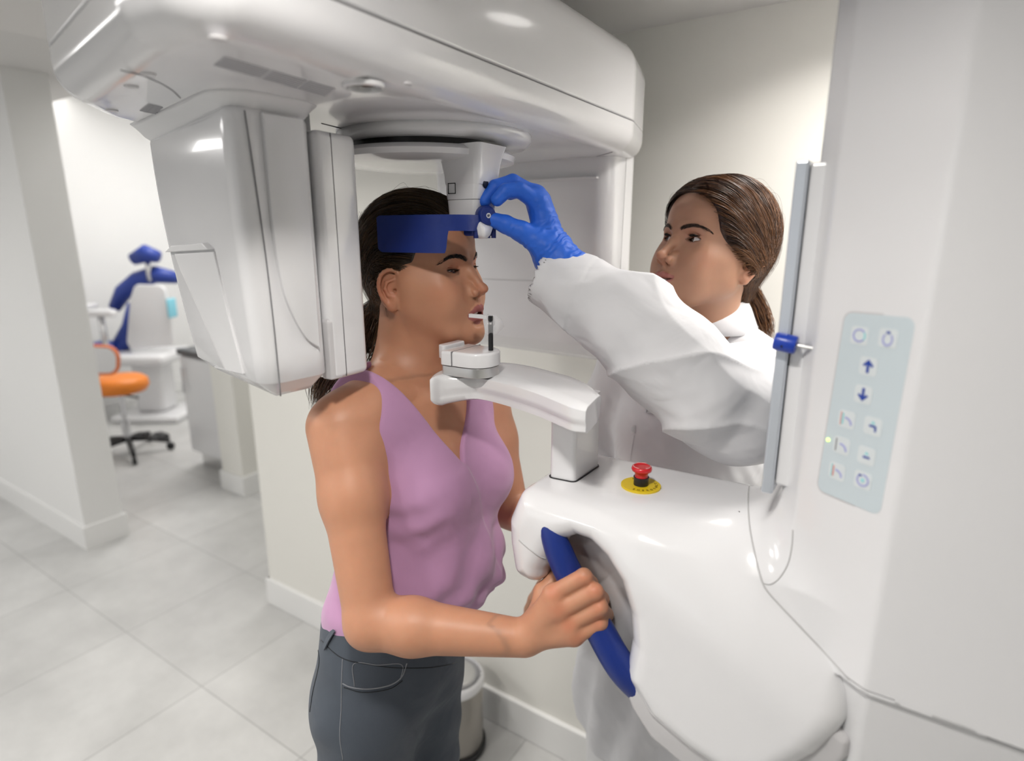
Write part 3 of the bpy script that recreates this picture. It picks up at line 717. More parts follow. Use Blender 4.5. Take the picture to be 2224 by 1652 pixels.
V,Q,Nn=sdf_mesh(FB,(-.43,.55,.92),(.10,.87,1.45),.003,keep=lambda p:~iscol(p))
CON=obj('console',V,Q,MW,SC,normals=Nn)
# lighter grey lower lining of the grip end and base
V,F=prism(rpoly([(-.080+.004,.80),(-.080+.004,.675),(-.062,.645),(.02,.593),(.416,.593),(.416,.856),(-.036,.856)],.012,6),rlev(0,1.1695,.002,.002));obj('column_base',V,F,MLG if False else mat('pale_grey_plastic',(.66,.66,.67),.3,noise=.01),SC,auto=40)
# handle lining (grey inner shell) behind the grip opening
V,F=prism(rpoly([(-.362,1.235),(-.325,1.205),(-.290,1.15),(-.278,1.06),(-.245,1.01),(-.20,1.03),(-.19,1.19),(-.225,1.235),(-.345,1.252)],.012,5),[(YC0+.045,0),(YC1-.045,0)],lambda V:np.stack([V[:,0],V[:,2],V[:,1]],1));obj('console_lining',V,F,MLG,CON)
V,F=prism(rpoly([(-.232,1.075),(-.215,1.035),(-.190,1.006),(-.140,.985),(-.090,.978),(-.040,1.0),(-.004,1.055),(.012,1.09),(.012,1.11),(-.02,1.125),(-.20,1.125)],.008,5),rlev(YC0+.004,YC1-.004,.008,.008),lambda V:np.stack([V[:,0],V[:,2],V[:,1]],1));obj('lower_lining',V,F,MLG,CON,auto=50)
def seam_path(px,f,name,parent,m,r=.0012,n=60,off=0.):
    s=spline([(x,y,0) for x,y in px],n);d=np.array([_ray(a[0],a[1]) for a in s]);q,ok=raycast_sdf(f,CAM,d,.3,1.6)
    q=q[ok]
    mb=MB();mb.tube(q,r,6);return mb.build(name,m,parent)
FBc=lambda p:FB(p)
seam_path(SEAMPX,FBc,'panel_joint',CON,MSEAML,.0010)
seam_path([(1657,1266),(1675,1268),(1695,1252),(1712,1222),(1720,1185),(1722,1150)],FBc,'panel_joint',COLM,MSEAML,.0008,30)
seam_path([(1127,1172),(1150,1192),(1172,1208),(1186,1213)],FBc,'panel_joint',CON,MSEAML,.0009,20)
seam_path([(1215,1182),(1235,1178),(1262,1190),(1300,1222),(1332,1270),(1352,1340),(1357,1400)],FBc,'opening_rim',CON,MSEAML,.0011,40)
# ---- grips
def grip(yy,name='hand_grip'):
    pts=spline([(-.352,yy+.01*(1 if yy<.7 else -1),1.262),(-.336,yy,1.234),(-.310,yy-.001,1.185),(-.272,yy,1.130),(-.232,yy,1.078),(-.195,yy+.02*(1 if yy<.7 else -1),1.035)],30)
    V,F=tube(pts,np.interp(np.linspace(0,1,30),[0,.12,.3,.8,1],[.006,.013,.0175,.019,.019]),24);return obj(name,V,F,MNAVY,SC)
GR=grip(.603);grip(.782)
# ---- emergency stop
ES=empty('emergency_stop_button',(-.256,.696,1.28),parent=SC)
zz=1.2812
MYEL=mat('yellow_label',(.72,.52,.01),.45,noise=.03);MRED=mat('red_button',(.62,.008,.015),.3,coat=.4,noise=.03)
V,F=lathe([(.0255,-.002),(.0255,.0012),(.0250,.0016)],(-.256,.696,zz),n=48);ylab=obj('label_disc',V,F,MYEL,ES,smooth=False,label='yellow label disc with dark lettering')
V,F=lathe([(.0095,0),(.0095,.011),(.0100,.0112),(.0100,.0125)],(-.256,.696,zz),n=32);obj('collar',V,F,MBLK,ES,auto=40)
V,F=lathe([(.0085,.0125),(.0085,.018),(.0095,.0195),(.0125,.021),(.0132,.0235),(.0125,.0262),(.0105,.0270),(.0095,.0263),(.004,.0262)],(-.256,.696,zz),n=40);RB=obj('push_button',V,F,MRED,ES,auto=60,label='red mushroom button')
mb=MB()
for a0 in (200,320,80):
    pts=[(-.256+.0108*math.cos(math.radians(a)),.696+.0108*math.sin(math.radians(a)),zz+.0272) for a in range(a0,a0+75,8)];mb.tube(pts,.0006,5)
mb.build('arrow_marks',mat('pink_mark',(.8,.35,.35),.5),RB)
def text_ring(txt,c,r,size,a0,da,m,parent,name='lettering'):
    mb=MB()
    for i,ch in enumerate(txt):
        if ch==' ':continue
        cu=bpy.data.curves.new('t','FONT');cu.body=ch;cu.size=size;cu.extrude=.0002;cu.align_x='CENTER'
        o=bpy.data.objects.new('t',cu);me=bpy.data.meshes.new_from_object(o);a=math.radians(a0+da*i)
        V=np.array([v.co for v in me.vertices]);
        if len(V)==0:continue
        th=a+math.pi/2;R=np.array([[math.cos(th),-math.sin(th),0],[math.sin(th),math.cos(th),0],[0,0,1]])
        W=V@R.T+np.array([c[0]+r*math.cos(a),c[1]+r*math.sin(a),c[2]]);mb.add(W,[tuple(p.vertices) for p in me.polygons])
        bpy.data.objects.remove(o);bpy.data.curves.remove(cu);bpy.data.meshes.remove(me)
    return mb.build(name,m,parent,smooth=False)
text_ring('EMERGENCY  STOP',(-.256,.696,zz+.0018),.0215,.0052,-95,17,mat('dark_print',(.16,.10,.0),.6),ylab)
# ---- mirror strip with blue knob on the column's front edge
z0=1.325;z1=1.667
mb=MB();mb.box((-.105,.655,z0),(-.093,.80,z1));mr=mb.build('front_mirror',mat('mirror_frame',(.60,.64,.70),.22,metal=.4,noise=.01),SC,smooth=False);bevel(mr,.0022,3)
mb=MB();mb.box((-.0925,.660,z0+.01),(-.076,.80,z1-.002));bevel(mb.build('mirror_backing',MW,SC,smooth=False),.003,3)
kb=onY(1706,747,.648)
V,F=lathe([(.0086,-.002),(.0092,.0),(.0092,.016),(.0085,.0185),(.003,.019)],(kb[0]+.008,.648,kb[2]),(-1,.03,.14),24);K=obj('mirror_knob',V,F,MBLUE,SC,auto=35,label='blue knob')
V,F=lathe([(.002,0),(.002,.02)],(kb[0]+.008,.648,kb[2]),(1,0,-.1),12);obj('knob_pin',V,F,MALU,K,auto=40)
V,F=lathe([(.0012,0),(.0012,.0003)],(kb[0]-.002,.6388,kb[2]-.001),(0,-1,0),12);obj('knob_hole',V,F,MBLK,K,smooth=False)
# ---- control panel
pp0=np.array([-.066,.641,1.4]);pp1=np.array([.018,.589,1.4]);du=(pp1-pp0)/np.linalg.norm(pp1-pp0);nP=np.array([du[1],-du[0],0.])
pO=pp0+nP*.0002
def q2(px,py):
    p=onPl(px,py,pO,nP);return np.array([(p-pO)@du,p[2]])
def pan(o,h0,h1,name,m,parent,smooth=False,**k):
    V,F=prism(o,[(h0,0),(h1,0)],lambda V:pO+V[:,[0]]*du+V[:,[1]]*np.array([0,0,1.])+V[:,[2]]*nP+np.array([0,0,-pO[2]]) )
    return obj(name,V,F,m,parent,smooth=smooth,**k)
cor=[q2(1838,678),q2(1992,690),q2(1912,1120),q2(1776,1062)]
CP=empty('control_panel',pO+du*cor[3][0]+np.array([0,0,cor[3][1]-pO[2]]),parent=COLM)
BASE[CP.name]=np.array(CP.location)+BASE[COLM.name] if False else BASE[CP.name]
MPAN=mat('panel_blue_grey',(.60,.68,.72),.3,noise=.01);MKEY=mat('key_pale_grey',(.70,.75,.77),.35,noise=.01)
MICO=mat('icon_navy',(.02,.06,.36),.5);MICL=mat('icon_lilac',(.38,.40,.70),.5);MICC=mat('icon_cyan',(.35,.72,.75),.5);MICR=mat('icon_coral',(.75,.35,.32),.5)
co=rpoly(cor,.008,8);pan(offs(co,-.0016) ,.0,.0006,'panel_border',MLG,CP);pan(co,.0,.0012,'panel_face',MPAN,CP)
H0,H1=.0012,.0016
def key(px,py,w=.0165):
    c=q2(px,py);o=rpoly([c+np.array(v)*w/2 for v in ((-1,-1),(1,-1),(1,1),(-1,1))],.003,4);return c,o
def arc(c,r0,r1,a0=0,a1=360,n=28,asp=1.):
    A=[c+np.array([math.cos(math.radians(a))*r1,math.sin(math.radians(a))*r1*asp]) for a in np.linspace(a0,a1,n)]
    B=[c+np.array([math.cos(math.radians(a))*r0,math.sin(math.radians(a))*r0*asp]) for a in np.linspace(a1,a0,n)]
    return np.array(A+B)
def rect(c,w,h,dx=0,dy=0): return np.array([c+np.array(v)*np.array([w/2,h/2])+np.array([dx,dy]) for v in ((-1,-1),(1,-1),(1,1),(-1,1))])
def icon(shapes,parent):
    for nm,ms,m in shapes:
        mb=MB()
        for s in ms:
            V,F=prism(s,[(.0014,0),(.0021,0)],lambda V:pO+V[:,[0]]*du+V[:,[1]]*np.array([0,0,1.])+V[:,[2]]*nP+np.array([0,0,-pO[2]]));mb.add(V,F)
        mb.build(nm,m,parent,smooth=False)
def half(c,r0,r1,a0,a1,asp=1.):return arc(c,r0,r1,a0,a1,20,asp)
keys=[(1869,728,'ring'),(1931,734,'bulb'),(1888,795,'up'),(1877,856,'down'),(1841,910,'profA'),(1898,925,'armA'),(1830,967,'profB'),(1884,989,'armB'),(1820,1023,'profC'),(1876,1042,'cycle')]
for (x,y,t) in keys:
    c,o=key(x,y);k=pan(o,H0,H1,'key',MKEY,CP)
    if t=='ring': icon([('ring_icon',[half(c,.0047,.0061,40,320),],MICL),('ring_icon',[half(c,.0047,.0061,-35,35)],MICC)],k)
    if t=='bulb': icon([('bulb_icon',[arc(c+np.array([0,-.0012]),.0034,.0047,130,410,24,1.25)],MICL),('bulb_icon',[rect(c,.003,.0022,0,.0048)],MICO)],k)
    if t in('up','down'):
        s=1 if t=='up' else -1
        icon([('arrow_icon',[np.array([c+np.array(v)*np.array([1,s]) for v in ((-.0050,.0008),(0,.0062),(.0050,.0008),(.0035,-.0004),(.0012,.0014),(.0012,-.0060),(-.0012,-.0060),(-.0012,.0014),(-.0035,-.0004))][::-1])],MICO)],k)
    if t[:4]=='prof':
        cols={'A':(MICR,MICC),'B':(MSEAM,None),'C':(MICC,MICR)}[t[4]]
        L=[('bar_icon',[rect(c,.0009,.0125,-.0055,0)],cols[0])]
        if cols[1]:L.append(('bar_icon',[rect(c,.0013,.0105,-.0037,.0)],cols[1]))
        L.append(('jaw_icon',[half(c+np.array([-.001,-.0045]),.0052,.0068,0,95)],MICL));icon(L,k)
    if t=='armA': icon([('lever_icon',[rect(c,.0065,.0016,0,0),rect(c,.0015,.004,.0028,-.0026)],MICO),('triangle_icon',[np.array([c+v for v in ((-.002,.002),(.002,.002),(0,.005))])],MICC)],k)
    if t=='armB': icon([('lever_icon',[rect(c,.0062,.0016,.0003,-.0015)],MICO),('triangle_icon',[np.array([c+v for v in ((-.002,.001),(.002,.001),(0,.004))])],MICC)],k)
    if t=='cycle': icon([('cycle_icon',[half(c,.0046,.0060,-230,95)],MICL),('dot_icon',[arc(c,.0001,.0018)],MICC),('cycle_icon',[rect(c,.003,.0014,-.003,.0042)],MICO)],k)
c=q2(1801,954);icon([('status_light',[arc(c,.0001,.0016)],mat('green_led',(.6,1,.2),.5,emit=(.62,1,.2),estr=2.5))],CP)
print('machine',round(time.time()-T0,1))
# ------------------------------------------------------------------ people kit
class Frame:
    def __init__(s,o,R,sc=1.,zm=None): s.o=np.array(o,float);s.R=np.array(R,float);s.s=sc;s.zm=zm
    def mz(s,A):
        A=np.array(A,float)
        if s.zm is not None: A[...,2]=np.interp(A[...,2],s.zm[0],s.zm[1])+np.minimum(A[...,2]-s.zm[0][0],0)+np.maximum(A[...,2]-s.zm[0][-1],0)
        return A
    def pt(s,*v): v=s.mz(v if len(v)>1 else v[0]);return s.o+s.R@(v*s.s)
    def pts(s,A): return s.o+(s.mz(A)*s.s)@s.R.T
    def loc(s,p):
        q=((p-s.o)@s.R)/s.s
        if s.zm is not None: q[...,2]=np.interp(q[...,2],s.zm[1],s.zm[0])+np.minimum(q[...,2]-s.zm[1][0],0)+np.maximum(q[...,2]-s.zm[1][-1],0)
        return q
    def cap(s,a,b,ra,rb=None): return f_cap(s.pt(a),s.pt(b),ra*s.s,(ra if rb is None else rb)*s.s)
    def ell(s,c,r,R=None): return f_ell(s.pt(c),np.array(r)*s.s,s.R if R is None else s.R@np.array(R))
    def fn(s,g): return lambda p:g(s.loc(p))*s.s
def rotm(yaw,pitch,roll):
    f=np.array([math.cos(yaw)*math.cos(pitch),math.sin(yaw)*math.cos(pitch),math.sin(pitch)])
    l0=np.array([-math.sin(yaw),math.cos(yaw),0]);u0=np.cross(f,l0)
    if u0[2]<0:u0=-u0
    l=l0*math.cos(roll)+u0*math.sin(roll);u=np.cross(f,l)
    if u[2]<0:u=-u
    return np.stack([l,f,u],1)
def Rz(a): c,s=math.cos(a),math.sin(a);return np.array([[c,-s,0],[s,c,0],[0,0,1.]])
def Rx(a): c,s=math.cos(a),math.sin(a);return np.array([[1.,0,0],[0,c,-s],[0,s,c]])
def Ry(a): c,s=math.cos(a),math.sin(a);return np.array([[c,0,s],[0,1.,0],[-s,0,c]])
EX,EY,ER=.0305,.0665,.0118
def head_prims(F,o):
    """local: x left, y forward, z up; origin at ear-canal plane, eye height. o: options"""
    U=lambda k,fn:Prim('u',k,fn)
    pr=[Prim('u',0,F.ell((0,-.012,.034),(.0735,.093,.083))),
        U(.03,F.ell((0,.040,.045),(.060,.050,.046))),
        U(.03,F.ell((0,.030,-.020),(.0615,.058,.062))),
        U(.02,F.ell((0,.036,-.060),(.044,.050,.042)))]
    for s in (-1,1):
        pr+=[U(.025,F.cap((s*.049,.006,-.055),(s*.030,.058,-.088),.016,.014)),      # jaw
             U(.02,F.cap((s*.030,.058,-.088),(0,.078,-.095),.014,.014)),
             U(.028,F.cap((s*.044,.060,-.030),(s*.057,.024,-.026),.015,.012)),U(.03,F.ell((s*.041,.043,-.058),(.016,.026,.024))),      # cheekbone
             U(.022,F.ell((s*.030,.070,-.052),(.018,.016,.022))),                   # cheek
             U(.012,F.cap((s*.012,.0855,.0155),(s*.044,.068,.016),.0065,.006)),      # brow ridge
             U(.030,F.cap((s*.052,.01,-.01),(s*.050,.012,-.05),.016,.014))]
    pr+=[U(.018,F.ell((0,.0815,-.0945),(.014,.0125,.0115))),                         # chin
         U(.02,F.ell((0,.074,-.070),(.026,.0215,.024)))]                            # muzzle
    for s in (-1,1):
        pr.append(Prim('s',.016,F.ell((s*.0300,.0935,-.0015),(.0165,.0135,.0115))))  # socket
        pr.append(U(.007,F.ell((s*EX,EY-.0003,0),(.0150,.0133,.0133))))               # lids over ball
    nb=o.get('nb',0.)
    pr+=[U(.012,F.cap((0,.082,.006),(0,.0925+nb*.5,-.010),.0055,.0055)),
         U(.008,F.cap((0,.0925+nb*.5,-.010),(0,.1065+nb,-.036),.0054,.0068)),              # bridge
         U(.006,F.ell((0,.1100+nb,-.0400),(.0072,.0078,.0068)))]                       # tip
    for s in (-1,1):
        pr+=[U(.005,F.ell((s*.0118,.0995,-.0440),(.0062,.0085,.0070))),               # ala
             U(.010,F.cap((s*.0085,.090,-.036),(s*.014,.086,-.046),.006,.005))]
    pr.append(U(.006,F.cap((0,.104,-.047),(0,.096,-.053),.0035,.003)))                # columella
    for s in (-1,1):
        pr.append(Prim('s',.003,F.ell((s*.0068,.1010,-.0515),(.0034,.0052,.0030),Rx(.5))))
        pr.append(Prim('s',.004,F.cap((s*.0188,.098,-.040),(s*.0170,.100,-.048),.0008,.0008)))  # alar crease
    # lips
    mo=o.get('mouth',.003);zl=-.0705
    ul=[(-.0235,.0835,zl-.001),(-.0125,.0945,zl+.0030+mo*.4),(-.0045,.0985,zl+.0050+mo*.5),(0,.0985,zl+.0038+mo*.5),(.0045,.0985,zl+.0050+mo*.5),(.0125,.0945,zl+.0030+mo*.4),(.0235,.0835,zl-.001)]
    ll=[(-.0225,.0830,zl-.0020),(-.012,.0925,zl-.0050-mo*.6),(0,.0965,zl-.0065-mo*.75),(.012,.0925,zl-.0050-mo*.6),(.0225,.0830,zl-.0020)]
    wid=o.get('mw',1.)
    ul=[(x*wid,y,z) for x,y,z in ul];ll=[(x*wid,y,z) for x,y,z in ll]
    sm=o.get('smile',0.)
    lift=lambda q:(q[0],q[1],q[2]+sm*(abs(q[0])/.023)**2*.004)
    ul=[lift(q) for q in ul];ll=[lift(q) for q in ll]
    rs=[.0016,.0036,.0042,.0038,.0042,.0036,.0016]
    for i in range(6): pr.append(U(.004,F.cap(ul[i],ul[i+1],rs[i],rs[i+1])))
    rs=[.0016,.0044,.0054,.0044,.0016]
    for i in range(4): pr.append(U(.004,F.cap(ll[i],ll[i+1],rs[i],rs[i+1])))
    pr.append(U(.01,F.cap((-.008,.0885,-.058),(.008,.0885,-.058),.004,.004)))
    # mouth slit / opening
    def mouthcut(q):
        x=np.abs(q[:,0])/(.0215*wid);zc=zl-.0012+sm*x**2*.004-mo*.15;hh=(.0006+mo)*np.clip(1-x**2,0,None)
        return np.maximum(np.maximum(np.abs(q[:,2]-zc)-hh,x*.0215-.0215),.070-q[:,1])
    pr.append(Prim('s',.0016,F.fn(mouthcut)))
    pr.append(Prim('s',.010,F.cap((-.010,.0965,-.0820),(.010,.0965,-.0820),.0018,.0018)))  # mentolabial fold
    # eye openings
    hu=o.get('hu',.0048);hl=o.get('hl',.0042)
    for s in (-1,1):
        def eyecut(q,s=s):
            x=(q[:,0]-s*EX);xs=x*s
            w=.0140;t=np.clip(1-(x/w)**2,-1,1);tilt=.0012*xs/w
            zu=hu*np.sign(t)*np.abs(t)**.8+tilt-(0.0);zd=-hl*np.sign(t)*np.abs(t)**.9+tilt
            return np.maximum(np.maximum(np.maximum(q[:,2]-zu,zd-q[:,2]),np.abs(x)-w),np.maximum(.066-q[:,1],0)*3-.0)
        pr.append(Prim('s',.0012,F.fn(eyecut)))
        pr.append(Prim('s',.0022,F.cap((s*(EX-.0115),.0805,hu+.0040-.002),(s*EX,.0830,hu+.0052),.0007,.0007)))
        pr.append(Prim('s',.0022,F.cap((s*EX,.0830,hu+.0052),(s*(EX+.0125),.0745,hu+.0030),.0007,.0007)))
    # ears
    es=o.get('ear',1.)
    for s in (-1,1):
        E=Rz(s*o.get('eara',.40))@Rx(-.14)
        e=lambda x,y,z,s=s,E=E:(np.array([s*.0735,-.008,-.022])+E@np.array([s*x,y,z])*es)
        f=lambda op,k,a,b,ra,rb=None:Prim(op,k,F.cap(e(*a),e(*b),ra,rb))
        pr.append(Prim('u',.005,F.ell(e(.002,-.004,0),(.0045,.0165*es,.0270*es),E)))
        pr.append(Prim('s',.004,F.ell(e(.0115,-.0035,.004),(.0068,.0098,.0185),E)))
        rim=[(.004,.011,.006),(.006,.011,.018),(.007,.004,.0275),(.008,-.007,.0285),(.009,-.0165,.022),(.009,-.0195,.010),(.008,-.0185,-.003),(.006,-.0135,-.015),(.005,-.007,-.023)]
        rim=[tuple(v) for v in spline(rim,17)]
        for i in range(len(rim)-1): pr.append(f('u',.0028,rim[i],rim[i+1],.0025,.0025))
        ah=[(.0060,.001,.016),(.0072,-.009,.011),(.0072,-.011,.000),(.0058,-.006,-.010),(.0055,.002,-.0125)]
        for i in range(len(ah)-1): pr.append(f('u',.0028,ah[i],ah[i+1],.0020,.0020))
        pr.append(f('u',.004,(.003,.008,-.004),(.0048,.0085,-.008),.0032,.0032))      # tragus
        pr.append(f('u',.006,(.003,.002,-.019),(.0035,-.002,-.026),.0052,.0050))      # lobe
        pr.append(Prim('s',.003,F.cap(e(.002,.003,-.003),e(.008,.002,-.002),.0038,.0042)))
    return pr
# skin material, reads attributes written per vertex
def skin_mat(name,base,lip,brow,dark=.9):
    m=bpy.data.materials.new(name);m.use_nodes=True;N=m.node_tree.nodes;L=m.node_tree.links;b=N['Principled BSDF']
    tc=N.new('ShaderNodeTexCoord')
    n=N.new('ShaderNodeTexNoise');n.inputs['Scale'].default_value=35;n.inputs['Detail'].default_value=6;L.new(tc.outputs['Object'],n.inputs['Vector'])
    r=N.new('ShaderNodeMapRange');r.inputs['To Min'].default_value=.90;r.inputs['To Max'].default_value=1.08;L.new(n.outputs['Fac'],r.inputs['Value'])
    x=N.new('ShaderNodeVectorMath');x.operation='SCALE';x.inputs[0].default_value=base;L.new(r.outputs[0],x.inputs['Scale'])
    cur=x.outputs[0]
    for an,col in (('blush',(base[0]*1.02,base[1]*.70,base[2]*.66)),('lip',lip),('brow',brow)):
        at=N.new('ShaderNodeAttribute');at.attribute_name=an
        mx=N.new('ShaderNodeMix');mx.data_type='RGBA';L.new(at.outputs['Fac'],mx.inputs['Factor']);L.new(cur,mx.inputs['A']);mx.inputs['B'].default_value=(*col,1);cur=mx.outputs['Result']
    L.new(cur,b.inputs['Base Color']);b.inputs['Roughness'].default_value=.46;b.inputs['Specular IOR Level'].default_value=.42
    b.inputs['Subsurface Weight'].default_value=.22;b.inputs['Subsurface Radius'].default_value=(.010,.0035,.0018);b.inputs['Subsurface Scale'].default_value=.6
    n2=N.new('ShaderNodeTexNoise');n2.inputs['Scale'].default_value=900;n2.inputs['Detail'].default_value=2;L.new(tc.outputs['Object'],n2.inputs['Vector'])
    bp=N.new('ShaderNodeBump');bp.inputs['Strength'].default_value=.12;bp.inputs['Distance'].default_value=.0006;L.new(n2.outputs['Fac'],bp.inputs['Height']);L.new(bp.outputs[0],b.inputs['Normal'])
    return m
def cloth_mat(name,col,rough=.85,weave=1400,bump=.15,sheen=.2,fold=.0,sss=0.):
    m=mat(name,col,rough,noise=.03,nscale=6,sheen=sheen);N=m.node_tree.nodes;L=m.node_tree.links;b=N['Principled BSDF'];b.inputs['Specular IOR Level'].default_value=.25
    tc=N.new('ShaderNodeTexCoord')
    w=N.new('ShaderNodeTexWave');w.inputs['Scale'].default_value=weave/6.28;w.inputs['Distortion'].default_value=1.;w.bands_direction='DIAGONAL';L.new(tc.outputs['Object'],w.inputs['Vector'])
    bp=N.new('ShaderNodeBump');bp.inputs['Strength'].default_value=bump;bp.inputs['Distance'].default_value=.0005;L.new(w.outputs['Fac'],bp.inputs['Height'])
    if fold:
        n=N.new('ShaderNodeTexNoise');n.inputs['Scale'].default_value=14;n.inputs['Detail'].default_value=2.5;n.inputs['Distortion'].default_value=.6;L.new(tc.outputs['Object'],n.inputs['Vector'])
        b2=N.new('ShaderNodeBump');b2.inputs['Strength'].default_value=fold;b2.inputs['Distance'].default_value=.012;L.new(n.outputs['Fac'],b2.inputs['Height']);L.new(bp.outputs[0],b2.inputs['Normal']);L.new(b2.outputs[0],b.inputs['Normal'])
    else: L.new(bp.outputs[0],b.inputs['Normal'])
    if sss:b.inputs['Subsurface Weight'].default_value=sss;b.inputs['Subsurface Radius'].default_value=(.02,.01,.015);b.inputs['Subsurface Scale'].default_value=.4
    return m
def hair_mat(name,dark,light,rough=.38):
    m=bpy.data.materials.new(name);m.use_nodes=True;N=m.node_tree.nodes;L=m.node_tree.links;b=N['Principled BSDF']
    at=N.new('ShaderNodeAttribute');at.attribute_name='shade'
    mx=N.new('ShaderNodeMix');mx.data_type='RGBA';L.new(at.outputs['Fac'],mx.inputs['Factor']);mx.inputs['A'].default_value=(*dark,1);mx.inputs['B'].default_value=(*light,1)
    n=N.new('ShaderNodeTexNoise');n.inputs['Scale'].default_value=20;tc=N.new('ShaderNodeTexCoord');L.new(tc.outputs['Object'],n.inputs['Vector'])
    h=N.new('ShaderNodeMapRange');h.inputs['To Min'].default_value=.8;h.inputs['To Max'].default_value=1.2;L.new(n.outputs['Fac'],h.inputs['Value'])
    x=N.new('ShaderNodeVectorMath');x.operation='SCALE';L.new(mx.outputs['Result'],x.inputs[0]);L.new(h.outputs[0],x.inputs['Scale']);L.new(x.outputs[0],b.inputs['Base Color'])
    b.inputs['Roughness'].default_value=rough;b.inputs['Specular IOR Level'].default_value=.45;return m
def strands(name,paths,rad,mat_,parent,shades,taper=True,label=None,sides=3):
    """paths (n,m,3) -> one hair mesh of thin 3-sided tubes"""
    n,m,_=paths.shape
    T=np.gradient(paths,axis=1);T/=np.linalg.norm(T,axis=2)[...,None]+1e-12
    ref=RNG.normal(size=(n,1,3));u=np.cross(T,ref);u/=np.linalg.norm(u,axis=2)[...,None]+1e-12;v=np.cross(T,u)
    r=np.ones(m);
    if taper: r=np.interp(np.linspace(0,1,m),[0,.08,.8,1],[.5,1,1,.15])
    rr=(np.asarray(rad).reshape(-1,1)*r[None])[...,None]
    ring=[paths+(u*math.cos(2*math.pi*k/sides)+v*math.sin(2*math.pi*k/sides))*rr for k in range(sides)]
    V=np.stack(ring,2).reshape(-1,3)
    base=(np.arange(n)*m*sides)[:,None,None]+(np.arange(m-1)*sides)[None,:,None]
    F=[]
    for k in range(sides):
        k2=(k+1)%sides;F.append(np.concatenate([base+k,base+k2,base+sides+k2,base+sides+k],2).reshape(-1,4))
    F=np.concatenate(F).astype(np.int64)
    sh=np.repeat(np.asarray(shades),m*sides)
    return obj(name,V,F,mat_,parent,attrs={'shade':sh},label=label)
def slerp(a,b,t):
    om=np.arccos(np.clip((a*b).sum(-1,keepdims=True),-1,1))+1e-6
    return (np.sin((1-t)*om)*a+np.sin(t*om)*b)/np.sin(om)
def eyes(F,parent,gaze,iris=(.05,.022,.01),lash=.5,hu=.0048,hl=.0042,down=0.):
    msc=mat('eye_white',(.72,.68,.66),.12,coat=.8,noise=.02);mir=mat('iris_brown',iris,.25,coat=1.,noise=.2,nscale=300);mbk=MBLK
    g=F.R@(np.array(gaze,float)/np.linalg.norm(gaze))
    for s in (-1,1):
        c=F.pt(s*EX,EY,0);r=ER*F.s
        V,F_=lathe([(1e-5,-r)]+[(r*math.sin(a),-r*math.cos(a)) for a in np.linspace(.15,math.pi*.83,16)]+[(r*.49,r*.87),(1e-5,r*.90)],c,g,28)
        e=obj('eyeball',V,F_,msc,parent)
        V,F_=lathe([(r*.50,r*.862),(r*.46,r*.915),(r*.20,r*.965),(1e-5,r*.975)],c,g,28);obj('iris',V,F_,mir,e)
        V,F_=lathe([(r*.21,r*.955),(r*.19,r*.985),(1e-5,r*.992)],c,g,20);obj('pupil',V,F_,mbk,e)
        # lashes
        n=46;t=np.linspace(-.95,.95,n);x=t*.0132;tt=1-(x/.0140)**2
        z=hu*tt**.8+.0012*t*s*s;
        rootl=np.stack([s*EX+x*s,np.sqrt(np.maximum(.0128**2-x**2-(z)**2,1e-6))+EY+.0003,z],1)
        L_=lash*.0070*(.65+.35*tt)
        d=np.stack([.35*x*s/.014,np.ones(n)*.9,np.full(n,.15-down)],1);d/=np.linalg.norm(d,axis=1)[:,None]
        path=np.stack([rootl+d*L_[:,None]*k+np.array([0,0,1])*(L_[:,None]*k**2*(.18 if down else .4)) for k in np.linspace(0,1,6)],1)
        path=F.pts(path.reshape(-1,3)).reshape(n,6,3)
        strands('eyelashes',path,np.full(n,.00028),M_LASH,parent,np.zeros(n))
        # liner / lower lashes
        z2=-hl*tt**.9+.0012*t
        r2=np.stack([s*EX+x*s,np.sqrt(np.maximum(.0128**2-x**2-z2**2,1e-6))+EY+.0003,z2],1)[::2];n2=len(r2)
        d=np.stack([.35*x[::2]*s/.014,np.ones(n2)*.8,np.full(n2,-.5)],1);d/=np.linalg.norm(d,axis=1)[:,None]
        path=np.stack([r2+d*.0030*k for k in np.linspace(0,1,4)],1);path=F.pts(path.reshape(-1,3)).reshape(n2,4,3)
        strands('eyelashes',path,np.full(n2,.0002),M_LASH,parent,np.zeros(n2))
M_LASH=hair_mat('lash_black',(.008,.006,.005),(.01,.008,.006),.5)
def brow_curve(s,o): 
    h=o.get('bh',0.)
    return np.array([(s*.0105,.0905,.0135+h),(s*.019,.0895,.0170+h),(s*.030,.0850,.0200+h),(s*.040,.0765,.0195+h),(s*.050,.0640,.0140+h)])
def project(f,F,pts,it=6):
    """move local pts onto the field surface along the local forward/outward gradient"""
    p=F.pts(pts);e=.001
    for _ in range(it):
        d=f(p);g=np.stack([f(p+np.eye(3)[a]*e)-f(p-np.eye(3)[a]*e) for a in range(3)],1)/(2*e);g/=np.linalg.norm(g,axis=1)[:,None]+1e-9;p=p-g*np.clip(d,-.01,.01)[:,None]
    return p,g
